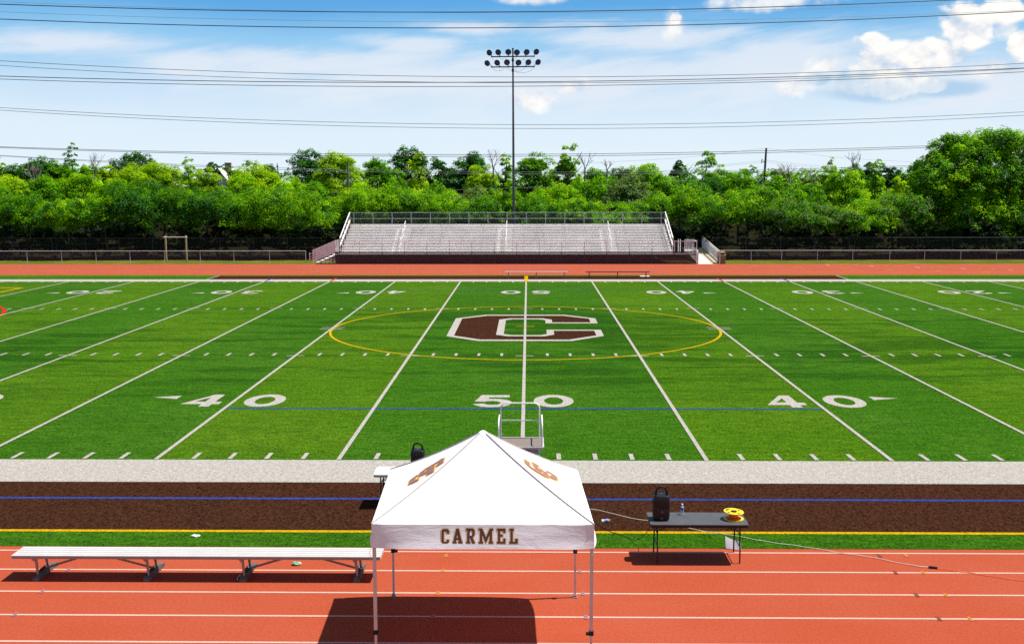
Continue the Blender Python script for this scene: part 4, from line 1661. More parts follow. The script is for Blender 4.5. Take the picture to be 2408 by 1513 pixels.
    rr.bar((XE - 0.05, YF + 0.05, ztop), (XE - 0.05, YW - 0.1, ztop), 0.025)
    rr.bar((XR + 1.0, YW, ztop + 0.05), (XE - 0.05, YW, ztop + 0.05), 0.02)
    rr.bar((XR + 1.0, YW, ZW + 0.1), (XE - 0.05, YW, ZW + 0.1), 0.02)
    x = XR + 1.0
    while x < XE - 0.05:
        rr.bar((x, YW, ZW), (x, YW, ztop + 0.05), 0.018)
        x += 0.11
    rr.bar((XR + 0.45, YW, ZW), (XR + 0.45, YW, ztop + 0.1), 0.03)
    rr.bar((XR + 0.62, YW, ZW), (XR + 0.62, YW, ztop + 0.1), 0.03)
    rr.build('balustrade', 'steel_rail', root)


make_bleachers()


def make_ramp():
    x0, x1, y0, y1, z1 = 14.52, 16.30, 65.02, 74.6, 0.82
    root = thing('access_ramp', ((x0 + x1) / 2, y0, 0), 'pale ramp with barred railing beside the grandstand walkway', 'ramp')
    d = MB()
    d.prism([(y0, 0.004), (y1, z1), (y1 + 1.4, z1), (y1 + 1.4, 0.0), (y1, 0.0), (y0 + 0.02, 0.0)], 'x', x0, x1 - 0.62)
    d.build('ramp_surface', 'concrete', root)
    p = MB()
    p.prism([(y0, 0.008), (y1, z1 + 0.004), (y1 + 1.4, z1 + 0.004), (y1 + 1.4, 0.0), (y1, 0.0), (y0 + 0.02, 0.0)], 'x', x1 - 0.60, x1)
    p.build('kerb_plank', 'ramp_plank', root)
    for x in (x0 - 0.03, x1 + 0.03):
        r_ = MB()
        ya = y0 + (0.1 if x > 15 else 0.05)
        h = 1.05
        yb = y1 if x > 15 else y0 + 1.2
        zf = lambda y: z1 * max(0.0, min(1.0, (y - y0) / (y1 - y0)))
        r_.bar((x, ya, zf(ya) + h), (x, yb, zf(yb) + h), 0.028)
        r_.bar((x, ya, zf(ya) + h * 0.86), (x, yb, zf(yb) + h * 0.86), 0.02)
        r_.bar((x, ya, zf(ya) + 0.14), (x, yb, zf(yb) + 0.14), 0.02)
        y = ya
        while y <= yb + 0.01:
            big = abs((y - ya) % 1.6) < 0.1
            r_.bar((x, y, zf(y)), (x, y, zf(y) + (h if big else h * 0.86)), 0.03 if big else 0.012)
            y += 0.16
        r_.bar((x, ya - 0.02, 0.0), (x, ya - 0.02, 1.12), 0.035)
        r_.build('railing', 'steel_rail', root)


make_ramp()

# litter bin beside the ramp
rb_ = thing('litter_bin', (16.55, 65.55, 0), 'square tan litter bin with domed top by the ramp railing', 'bin')
cx, cy = 16.56, 65.55
b_ = MB()
b_.bevbox(cx - 0.30, cy - 0.30, 0.0, cx + 0.30, cy + 0.30, 0.70, 0.02)
b_.build('bin_body', 'bin_tan', rb_)
b_ = MB()
b_.bevbox(cx - 0.31, cy - 0.31, 0.702, cx + 0.31, cy + 0.31, 0.76, 0.015)
b_.prism([(cx - 0.31, 0.90), (cx + 0.29, 0.90), (cx + 0.25, 1.03), (cx - 0.27, 1.03)], 'y', cy - 0.29, cy + 0.29)
for sx in (-1, 1):
    for sy in (-1, 1):
        b_.box((cx + sx * 0.27 - 0.03, cy + sy * 0.26 - 0.03, 0.758), (cx + sx * 0.27 + 0.03, cy + sy * 0.26 + 0.03, 0.902))
hood = b_.build('hood', 'bin_top', rb_)
b_ = MB()
b_.box((cx - 0.22, cy - 0.20, 0.762), (cx + 0.22, cy + 0.20, 0.896))
b_.build('opening', 'black_plastic', hood)


# ================================================================== FENCES
def chain_fence(xs, y, h, label, mat, post_mat, xa, xb, group, pr=0.024):
    root = thing('chain_link_fence', ((xa + xb) / 2, y, 0), label, 'fence', group)
    for x in xs:
        p = MB()
        p.tube([(x, y, 0), (x, y, h + 0.04)], pr, 8)
        p.build('post', post_mat, root, smooth=True)
    r_ = MB()
    r_.tube([(xa, y, h), (xb, y, h)], pr * 0.9, 8)
    r_.build('top_rail', post_mat, root, smooth=True)
    w = MB()
    w.add([(xa, y + 0.03, 0.02), (xb, y + 0.03, 0.02), (xb, y + 0.03, h), (xa, y + 0.03, h)], [(0, 1, 2, 3)])
    w.build('wire_mesh', mat, root, fix=False)
    return root


xl = [A(u, 610, 65.03)[0] for u in (-98, -17, 64, 145, 226, 306, 387, 471, 550, 634, 719)]
chain_fence(xl, 65.03, 1.13, 'low silver chain-link fence between the track and the wooden pull-up bar', 'chain_galv', 'steel_galv', xl[0], xl[-1], 'fences round the track')
xr = [A(u, 610, 65.03)[0] for u in (1692, 1766, 1838, 1922, 2005, 2092, 2174, 2259, 2343, 2428, 2512)]
chain_fence(xr, 65.03, 1.15, 'low silver chain-link fence running on from the ramp beside the big tree', 'chain_galv', 'steel_galv', xr[0], xr[-1], 'fences round the track')
chain_fence([-52 + 3.05 * i for i in range(12)], 70.6, 1.95, 'taller dark chain-link fence in shade behind the pull-up bar', 'chain_dark', 'steel_dark', -52, -52 + 3.05 * 11, 'dark fences along the thicket')
chain_fence([16.6 + 3.05 * i for i in range(12)], 70.6, 1.95, 'taller dark chain-link fence in shade under the big tree', 'chain_dark', 'steel_dark', 16.6, 16.6 + 3.05 * 11, 'dark fences along the thicket')

# pull-up bar
pu = thing('pull_up_bar', (-30.8, 68.0, 0), 'pull-up bar of two pale wooden posts behind the low fence', 'pull-up bar')
for x in (-31.66, -29.86):
    p_ = MB()
    p_.box((x - 0.062, 67.94, 0), (x + 0.062, 68.06, 2.30), bev=0.012)
    p_.build('post', 'wood_post', pu)
p_ = MB()
p_.tube([(-31.85, 67.90, 2.16), (-29.7, 67.90, 2.16)], 0.024, 8)
p_.build('bar', 'steel_rail', pu, smooth=True)


# ================================================================== FLOODLIGHT MAST
def make_mast():
    Y = 74.0
    base = A(1208.5, 560, Y)
    top = A(1206, 116, Y)
    root = thing('floodlight_mast', (base[0], Y, 0), 'tall steel floodlight mast rising behind the grandstand', 'floodlight mast')
    x = top[0]
    zt = top[2]
    p = MB()
    p.tube([(base[0], Y, 0), ((base[0] + x) / 2, Y, zt * 0.5), (x, Y, zt)], [0.15, 0.105, 0.065], 16)
    p.lathe((x, Y, zt - 0.02), (0, 0, 1), [(0, 0.09), (0.10, 0.09), (0.16, 0.02), (0.16, 0.0)], 12)
    p.build('pole', 'pole_steel', root, smooth=True)
    S_ = 4096 / 2408

    def pt(zx, zy, yy=Y):
        return A((1900 + zx / 8.0267) / S_, (160 + zy / 8.0267) / S_, yy)
    rows = [(538, [(465, 408), (748, 395), (1070, 385), (1343, 398), (1655, 390), (1965, 380)]),
            (868, [(395, 745), (715, 730), (1027, 718), (1395, 725), (1710, 715), (2020, 710)])]
    mounts = [535, 797, 1072, 1348, 1620, 1895]
    for zy, lamps in rows:
        a, c = pt(515, zy + 8), pt(1917, zy - 10)
        m = MB()
        m.bar((a[0], Y - 0.12, a[2]), (c[0], Y - 0.12, c[2]), 0.048)
        m.build('cross_arm', 'lamp_body', root)
        for (lx, ly), mx_ in zip(lamps, mounts):
            q = Vector(pt(lx, ly, Y - 0.30))
            mt = Vector(pt(mx_, zy - 10, Y - 0.12))
            # aim down the field
            ax = Vector((q.x - x, -1.0, 0)) * 1.0
            ax = Vector(((q.x - x) * 0.22, -1.0, -0.42)).normalized()
            r = 0.265
            hb = MB()
            hb.lathe(q, ax, [(-0.34, 0.0), (-0.34, 0.075), (-0.20, 0.11), (-0.10, 0.20), (0.0, r), (0.035, r + 0.012), (0.05, r + 0.005), (0.05, r - 0.02), (0.02, r - 0.03)], 24)
            lamp = hb.build('floodlight', 'lamp_body', root, smooth=True)
            lb = MB()
            lb.lathe(q, ax, [(0.022, r - 0.028), (0.034, r * 0.6), (0.038, 0.0)], 24)
            lb.build('lens', 'lamp_lens', lamp, smooth=True)
            yk = MB()
            side = ax.cross(Vector((0, 0, 1))).normalized()
            dn = (mt - q)
            for s in (-1, 1):
                e = q + side * s * 0.12 - ax * 0.16
                yk.tube([e, e + (mt - e) * 0.6, mt], 0.016, 6)
            yk.box((mt.x - 0.06, mt.y - 0.06, mt.z - 0.05), (mt.x + 0.06, mt.y + 0.06, mt.z + 0.06))
            yk.build('yoke', 'lamp_body', lamp)
    w = MB()
    for pts in ([(545, 575), (600, 640), (655, 690), (730, 690)], [(820, 590), (860, 640), (920, 600)], [(960, 575), (1010, 620), (1100, 650), (1200, 660)],
                [(1330, 565), (1300, 650), (1250, 690)], [(1590, 570), (1550, 630), (1480, 665)], [(1550, 630), (1640, 650)], [(1870, 560), (1790, 620), (1700, 660)],
                [(565, 910), (660, 980), (780, 995), (870, 975), (930, 905)], [(790, 905), (800, 990)], [(970, 905), (1060, 925), (1130, 965), (1200, 985)],
                [(1330, 905), (1270, 1000)], [(1600, 890), (1520, 970), (1400, 1010), (1270, 1005)], [(1890, 890), (1780, 990), (1620, 1045), (1460, 1055), (1330, 1030), (1260, 995)]):
        w.tube(smooth_path([pt(a, b__, Y - 0.05) for a, b__ in pts], 5), 0.011, 5)
    w.build('cable', 'lamp_body', root, smooth=True)
    bx = MB()
    for zz in (pt(1240, 650)[2], pt(1240, 980)[2]):
        bx.box((x - 0.10, Y - 0.16, zz - 0.14), (x + 0.10, Y - 0.07, zz + 0.14))
    bx.build('junction_box', 'lamp_body', root)


make_mast()


# ================================================================== POWER LINES
def wire(px, Y, r, label, mat='wire', u0=-700, u1=3100, name='power_line', group='power lines crossing the sky'):
    us = np.array([p[0] for p in px], float)
    vs = np.array([p[1] for p in px], float)
    k = np.polyfit(us, vs, 2 if len(px) > 2 else 1)
    m = MB()
    n = 48
    pts = []
    for i in range(n + 1):
        u = u0 + (u1 - u0) * i / n
        pts.append(A(u, np.polyval(k, u), Y))
    m.tube(pts, r, 5)
    tag(m.build(name, mat, smooth=True), label, 'power line', group)


wire([(0, 10), (1150, 29), (1704, 19), (2250, 0)], 96, 0.0493, 'topmost thick black power line, cut by the top edge on the right')
wire([(0, 4), (1204, 30.5), (1704, 25), (2408, 3)], 97.5, 0.0159, 'hair-thin power line just under the topmost thick one', 'wire_pale')
wire([(0, 28), (1204, 51), (1704, 48), (2408, 24)], 98, 0.0174, 'thin pale power line just above the second thick black one', 'wire_pale')
wire([(0, 45), (1150, 66), (1704, 56), (2408, 27)], 99, 0.0493, 'second thick black power line from the top')
wire([(0, 143), (1204, 181), (2408, 149)], 102, 0.0290, 'upper power line of the four that cross below the lamps')
wire([(0, 154), (1204, 194.8), (2408, 161)], 103, 0.0261, 'thin power line nearly touching the thick one below the lamps')
wire([(0, 179), (1204, 193), (2408, 160)], 104, 0.0435, 'thickest power line of the four that cross below the lamps')
wire([(0, 186), (1204, 203), (2408, 169)], 105, 0.0348, 'lowest power line of the four that cross below the lamps')
wire([(0, 253), (1204, 293), (2408, 263)], 107, 0.0261, 'upper of the two power lines halfway up the mast')
wire([(0, 259), (1204, 302), (2408, 271)], 108, 0.0261, 'lower of the two power lines halfway up the mast')
wire([(0, 345), (1204, 363), (2231, 341)], 110, 0.0319, 'upper of two power lines grazing the treetops')
wire([(0, 347), (1204, 367.5), (2231, 345)], 111, 0.0319, 'lower of two power lines grazing the treetops')
wire([(0, 365), (820, 400), (1204, 403), (1700, 402), (2156, 388)], 113, 0.0261, 'upper of two pale power lines crossing in front of the far trees', 'wire_pale')
wire([(0, 366.5), (820, 403.5), (1204, 408), (1700, 406.5), (2156, 391)], 113.6, 0.0261, 'lower of two pale power lines crossing in front of the far trees', 'wire_pale')
wire([(0, 457), (700, 450), (1100, 446), (1400, 440), (1628, 425), (1760, 415)], 116, 0.0232, 'lowest pale line strung across the dark gap above the hedge', 'wire_pale', u1=1800)


def utility_pole():
    Y = 118.0
    t0, b0 = A(1802, 348, Y), A(1796, 440, Y)
    d = (b0 - t0) / (t0[2] - b0[2])
    foot = t0 + d * t0[2]
    root = thing('utility_pole', (foot[0], Y, 0), 'dark leaning utility pole above the hedge at right', 'utility pole', 'utility poles')
    m = MB()
    m.tube([foot, t0], [0.19, 0.13], 10)
    m.build('pole', 'wood_pole', root, smooth=True)
    c = MB()
    q = A(1799, 379, Y)
    c.tube([(q[0], Y - 0.2, q[2]), (q[0] - 0.5, Y - 0.2, q[2] - 0.2), (q[0] - 0.42, Y - 0.2, q[2] + 0.28)], 0.07, 6)
    c.build('bracket', 'wood_pole', root)
    for v in (413, 426):
        c = MB()
        q = A(1797, v, Y)
        c.bar((q[0] - 0.75, Y - 0.25, q[2]), (q[0] + 0.2, Y - 0.25, q[2]), 0.05)
        c.build('cross_arm', 'wood_pole', root)
    for v in (418, 431):
        ins = MB()
        q = A(1792, v, Y)
        ins.tube([(q[0] - 0.05, Y - 0.25, q[2] + 0.25), (q[0] + 0.08, Y - 0.25, q[2] - 0.15)], 0.08, 8)
        ins.build('insulator', 'cap_white', root, smooth=True)
    for k, (va, ul, vl, ur, vr, r) in enumerate(((348.5, 1380, 383, 2170, 382, 0.012), (377, 1300, 414, 2170, 402, 0.012), (381, 1250, 420, 2170, 408, 0.010))):
        for side, (u2, v2) in (('left', (ul, vl)), ('right', (ur, vr))):
            um, vm = (1800 + u2) / 2, (va + v2) / 2 + 6
            pts = smooth_path([A(1801, va, Y), A(um, vm, Y + 1), A(u2, v2, Y + 2)], 10)
            w = MB()
            w.tube(pts, r, 5)
            where = ['from the pole top', 'from the upper bracket', 'from below the bracket'][k]
            tag(w.build('service_line', 'wire_pale', smooth=True), 'thin service line falling %s ' % ('leftwards' if side == 'left' else 'rightwards') + where + ' of the dark utility pole', 'power line', 'service lines of the utility pole')
    # a second, weathered pole among the trees at left
    Y2 = 116.0
    t1 = A(818, 383, Y2)
    r2 = thing('utility_pole', (t1[0], Y2, 0), 'short weathered utility pole before the bright tree at left', 'utility pole', 'utility poles')
    m = MB()
    m.tube([(t1[0], Y2, 0), t1], [0.17, 0.12], 10)
    m.build('pole', 'bark_grey', r2, smooth=True)
    m = MB()
    q = A(819, 412, Y2)
    m.bar((q[0] - 0.3, Y2 - 0.2, q[2] + 0.4), (q[0] + 0.4, Y2 - 0.2, q[2]), 0.05)
    m.bar((q[0] + 0.4, Y2 - 0.2, q[2]), (q[0] + 0.15, Y2 - 0.2, q[2] - 0.5), 0.05)
    m.build('bracket', 'bark_pale', r2)


utility_pole()


# ================================================================== HOUSES BEHIND THE TREES
def house(u, vr, Y, wpx, roofmat, label, depth=9.0):
    c = A(u, vr, Y)
    s = (Y - CAM[1]) / FPX
    hw = wpx * s / 2
    zr = c[2]
    ze = zr - 2.6
    root = thing('house', (c[0], Y, 0), label, 'house', 'houses among the trees')
    m = MB()
    m.prism([(c[0] - hw + 0.4, 0), (c[0] + hw - 0.4, 0), (c[0] + hw - 0.4, ze), (c[0], zr - 0.25), (c[0] - hw + 0.4, ze)], 'y', Y, Y + depth)
    wall = m.build('wall', 'siding', root)
    m = MB()
    m.prism([(c[0] - hw, ze - 0.25), (c[0] - hw, ze - 0.05), (c[0], zr), (c[0] + hw, ze - 0.05), (c[0] + hw, ze - 0.25), (c[0], zr - 0.2)], 'y', Y - 0.4, Y + depth + 0.4)
    rf = m.build('roof', roofmat, root)
    m = MB()
    m.box((c[0] + hw * 0.15, Y + 3, zr - 1.2), (c[0] + hw * 0.15 + 0.9, Y + 3.7, zr + 0.7))
    m.box((c[0] + hw * 0.15 - 0.06, Y + 2.94, zr + 0.7), (c[0] + hw * 0.15 + 0.96, Y + 3.76, zr + 0.85))
    m.build('chimney', 'brick', rf)
    for dx in (-0.5, 0.35):
        m = MB()
        m.box((c[0] + hw * dx - 0.5, Y - 0.06, ze - 2.0), (c[0] + hw * dx + 0.6, Y + 0.02, ze - 0.6))
        m.build('window', 'window_dark', wall)


house(512, 394, 150, 62, 'roof_pale', 'pale gabled house showing between the bright trees at left')
house(14, 411, 140, 70, 'roof_tan', 'tan-roofed house at the far left edge of the picture')
house(1068, 421, 150, 60, 'roof_pale', 'low pale house glimpsed under the dark trees left of the mast')


# ================================================================== TREES AND BUSHES
def leaf_mesh(name, lobes, n, size, seed, mats, parent, clump=0.42, nclump=None, droop=0.0, inner=0.18, up=0.95):
    """a crown of many small leaves gathered in clumps over the given lobes (x, y, z, rx, ry, rz)"""
    rng = np.random.default_rng(seed)
    L = np.array(lobes, float)
    area = (L[:, 3] * L[:, 4] + L[:, 3] * L[:, 5] + L[:, 4] * L[:, 5])
    nc = nclump or max(40, int(n / 48))
    area = area ** 0.65
    ci = rng.choice(len(L), nc, p=area / area.sum())
    d = rng.normal(size=(nc, 3))
    d /= np.linalg.norm(d, axis=1)[:, None]
    d[:, 2] = np.where((d[:, 2] < -0.5) & (rng.random(nc) < 0.5), -d[:, 2] * 0.6, d[:, 2])
    rad = np.where(rng.random(nc) < inner, rng.uniform(0.25, 0.8, nc), rng.uniform(0.82, 1.08, nc))
    cc = L[ci, :3] + d * L[ci, 3:] * rad[:, None]
    # clumps buried inside another lobe count for little: pull a few of them out
    ctint = np.clip(rng.normal(0.45, 0.24, nc), 0, 1)
    csz = np.minimum(clump * rng.uniform(0.55, 1.5, nc), L[ci, 3:].min(1) * 0.95)
    k = rng.choice(nc, n, p=csz ** 2 / (csz ** 2).sum())
    q = rng.normal(size=(n, 3)) + d[k] * 0.6
    q /= np.linalg.norm(q, axis=1)[:, None]
    q[:, 2] = np.where(q[:, 2] < -0.25, -0.5 * q[:, 2], q[:, 2])
    pos = cc[k] + q * (csz[k] * rng.uniform(0.35, 1.05, n) ** 0.6)[:, None] * np.array([1.0, 1.0, 0.85])
    pos[:, 2] -= droop * (q[:, 0] ** 2 + q[:, 1] ** 2) * csz[k]
    pos[:, 2] = np.maximum(pos[:, 2], 0.05)
    nrm = d[k] * 0.35 + q * 0.8 + rng.normal(size=(n, 3)) * 0.5 + np.array([0.0, 0.0, up])
    nrm /= np.linalg.norm(nrm, axis=1)[:, None]
    t1 = np.cross(nrm, rng.normal(size=(n, 3)))
    t1 /= np.maximum(np.linalg.norm(t1, axis=1)[:, None], 1e-6)
    t2 = np.cross(nrm, t1)
    sz = size * rng.uniform(0.6, 1.45, n)[:, None]
    a, b = t1 * sz, t2 * sz * rng.uniform(0.40, 0.65, n)[:, None]
    bend = nrm * sz * 0.22
    V = np.stack([pos - a, pos - b * 1.0 + bend, pos + a, pos + b * 1.0 + bend], 1).reshape(-1, 3)
    off = np.array(origin(parent))
    V -= off
    F = np.arange(4 * n).reshape(n, 4)
    me = bpy.data.meshes.new(name)
    me.from_pydata(V, [], F)
    at = me.attributes.new('tint', 'FLOAT', 'FACE')
    tint = np.clip(ctint[k] + rng.normal(0, 0.20, n), 0, 1).astype(np.float32)
    at.data.foreach_set('value', tint)
    for m in mats:
        me.materials.append(M[m])
    if len(mats) > 1:
        rr = rng.random(nc)[k]
        mi = (rr < 0.30).astype(np.int32)
        if len(mats) > 2:
            mi = np.where(rr > 0.78, 2, mi).astype(np.int32)
        me.polygons.foreach_set('material_index', mi)
    me.update()
    o = bpy.data.objects.new(name, me)
    COL.objects.link(o)
    o.parent = parent
    return o


def limbs(mb, base, top, r, rng, n=5, spread=1.0):
    """tapered trunk with a few limbs"""
    base, top = Vector(base), Vector(top)
    h = top.z - base.z
    mid = base.lerp(top, 0.5) + Vector((rng.uniform(-.05, .05) * h, rng.uniform(-.05, .05) * h, 0))
    path = smooth_path([base, mid, top], 5)
    mb.tube(path, [r * (1 - 0.75 * i / (len(path) - 1)) for i in range(len(path))], 8)
    for i in range(n):
        s = rng.uniform(0.3, 0.85)
        p = path[int(s * (len(path) - 1))]
        th = rng.uniform(0, 6.28)
        ln = h * rng.uniform(0.25, 0.45) * spread
        q = p + Vector((math.cos(th) * ln * 0.7, math.sin(th) * ln * 0.7, ln * rng.uniform(0.5, 0.9)))
        m = p.lerp(q, 0.5) + Vector((0, 0, -0.06 * ln))
        mb.tube([p, m, q], [r * 0.42, r * 0.28, r * 0.08], 6)


def tree(u, vtop, wpx, Y, mat, label, name='tree', shape='round', base=0.25, n=None, leaf=None, cat=None, group=None, seed=None, depth=0.8, bark='bark'):
    c = A(u, vtop, Y)
    s = (Y - CAM[1]) / FPX
    H = c[2]
    rx = wpx * s / 2
    ry = rx * depth
    seed = seed if seed is not None else int(abs(u) * 13 + vtop * 7 + Y)
    rng = random.Random(seed)
    zb = H * base
    x = c[0]
    root = thing(name, (x, Y, 0), label, cat or name.replace('_', ' '), group)
    lobes = []
    if shape == 'round':
        zb = max(zb, H - 3.0 * rx)
        ch = (H - zb) / 2
        zc = zb + ch
        lobes.append((x, Y, zc, rx * 0.84, ry * 0.84, ch * 0.86))
        for i in range(16):
            th = rng.uniform(0, 6.28)
            ph = rng.uniform(-0.35, 1.0)
            k = rng.uniform(0.58, 0.72)
            rr = rng.uniform(0.22, 0.36)
            cz = math.sin(ph * 1.4)
            cr = math.cos(ph * 1.4)
            lobes.append((x + math.cos(th) * cr * rx * k, Y + math.sin(th) * cr * ry * k, zc + cz * ch * 0.62, rx * rr, ry * rr, ch * rr * rng.uniform(0.75, 1.05)))
        # one lobe reaches the measured top
        lobes.append((x + rng.uniform(-.2, .2) * rx, Y, H - ch * 0.28, rx * 0.40, ry * 0.40, ch * 0.26))
    elif shape == 'spire':
        k = 16
        for i in range(k):
            f = i / (k - 1)
            z = zb + (H - zb) * (0.05 + 0.90 * f)
            w = (1.0 - 0.70 * f ** 1.5) * rng.uniform(0.75, 1.1)
            lobes.append((x + rng.uniform(-0.22, 0.22) * rx * w, Y + rng.uniform(-0.2, 0.2) * ry * w, z, rx * w * 0.72, ry * w * 0.72, (H - zb) * 0.075))
    elif shape == 'cone':
        k = 9
        for i in range(k):
            f = i / (k - 1)
            z = zb + (H - zb) * (0.04 + 0.92 * f)
            w = max(0.06, 1.0 - 0.96 * f)
            lobes.append((x, Y, z, rx * w, rx * w, (H - zb) * 0.055))
            for j in range(int(5 * w) + 1):
                th = rng.uniform(0, 6.28)
                lobes.append((x + math.cos(th) * rx * w * 0.75, Y + math.sin(th) * rx * w * 0.75, z - 0.03 * H, rx * w * 0.35, rx * w * 0.35, (H - zb) * 0.035))
    elif shape == 'sparse':
        for i in range(20):
            th = rng.uniform(0, 6.28)
            f = (i + rng.random()) / 20
            w = math.sin(math.pi * (0.22 + 0.66 * f))
            k = rng.uniform(0.1, 0.66)
            lobes.append((x + math.cos(th) * rx * k * w, Y + math.sin(th) * ry * k * w, zb + (H - zb) * (0.05 + 0.88 * f), rx * 0.30, ry * 0.30, (H - zb) * 0.065))
        lobes.append((x, Y, H - (H - zb) * 0.06, rx * 0.22, ry * 0.22, (H - zb) * 0.06))
    elif shape == 'bush':
        # wide heap of overhanging sprays, clothed nearly to the ground
        ch = (H - zb) / 2
        zc = zb + ch
        lobes.append((x, Y + 0.15 * ry, zc, rx * 0.62, ry * 0.6, ch * 0.72))
        for i in range(14):
            th = rng.uniform(0, 6.28)
            hh = rng.uniform(-0.25, 0.85)
            cr = math.sqrt(max(0.05, 1 - hh * hh * 0.8))
            rr = rng.uniform(0.24, 0.40)
            lobes.append((x + math.cos(th) * cr * rx * 0.76, Y + math.sin(th) * cr * ry * 0.74, zc + hh * ch * 0.80, rx * rr, ry * rr, ch * rr * 0.75))
        lobes.append((x + rng.uniform(-.3, .3) * rx, Y - 0.1 * ry, H - ch * 0.24, rx * 0.40, ry * 0.4, ch * 0.25))
        for i in range(5):
            lobes.append((x + (i - 2) * 0.38 * rx + rng.uniform(-.1, .1) * rx, Y - ry * rng.uniform(0.35, 0.75), zb + ch * rng.uniform(0.75, 1.25), rx * 0.28, ry * 0.25, ch * 0.24))
    tb = MB()
    r = max(0.06, min(0.30, H * 0.022))
    limbs(tb, (x, Y, 0), (x + rng.uniform(-.1, .1) * rx, Y, zb + (H - zb) * (0.80 if shape != 'cone' else 0.93)), r, rng, 6 if shape != 'cone' else 0)
    tb.build('trunk', bark, root, smooth=True)
    sz = leaf or max(0.085, 0.00100 * (Y - CAM[1]))
    if n is None:
        ar = sum(4.2 * (l[3] * l[5] + l[3] * l[4] * 0.5 + l[4] * l[5] * 0.5) for l in lobes)
        n = int(min(40000, max(1500, 1.0 * ar / (sz * sz * 1.05))))
    clump = max(0.22, min(0.66, rx * (0.24 if shape == 'bush' else 0.20)))
    mats = mat if isinstance(mat, (list, tuple)) else [mat]
    leaf_mesh('crown', lobes, n, sz, seed, mats, root, clump=clump, droop=0.35 if shape == 'bush' else 0.0)
    return root


def bare_tree(u, vtop, vbase, wpx, Y, label, bark='bark_grey', lean=0.0):
    t, b0 = A(u, vtop, Y), A(u, vbase, Y)
    s = (Y - CAM[1]) / FPX
    root = thing('bare_tree', (t[0], Y, 0), label, 'bare tree', 'leafless trees')
    rng = random.Random(int(u))
    m = MB()
    H = t[2]
    m.tube([(t[0] - lean * 0.5, Y, 0), (t[0], Y, b0[2])], [0.16, 0.11], 7)

    def grow(p, d, ln, r, lev):
        q = p + d * ln
        md = p.lerp(q, 0.5) + Vector((rng.uniform(-.08, .08), rng.uniform(-.08, .08), 0.0)) * ln
        m.tube([p, md, q], [r, r * 0.8, r * 0.55], 5)
        if lev == 0:
            return
        for k in range(rng.choice((2, 3, 3))):
            dd = (d + Vector((rng.uniform(-.75, .75), rng.uniform(-.6, .6), rng.uniform(-.1, .35)))).normalized()
            grow(q if k else md, dd, ln * rng.uniform(0.55, 0.8), r * 0.55, lev - 1)
    base = Vector((t[0], Y, b0[2]))
    hh = H - b0[2]
    for k in range(3):
        th = k * 2.1 + rng.uniform(-.3, .3)
        sp = wpx * s * 0.5 / max(hh, 0.1)
        d = Vector((math.cos(th) * sp * 0.8 + lean * 0.15, math.sin(th) * sp * 0.5, 1.0)).normalized()
        grow(base, d, hh * 0.40, 0.07, 3)
    m.build('trunk', bark, root, smooth=True)


B = 'hedge bushes behind the far fence'
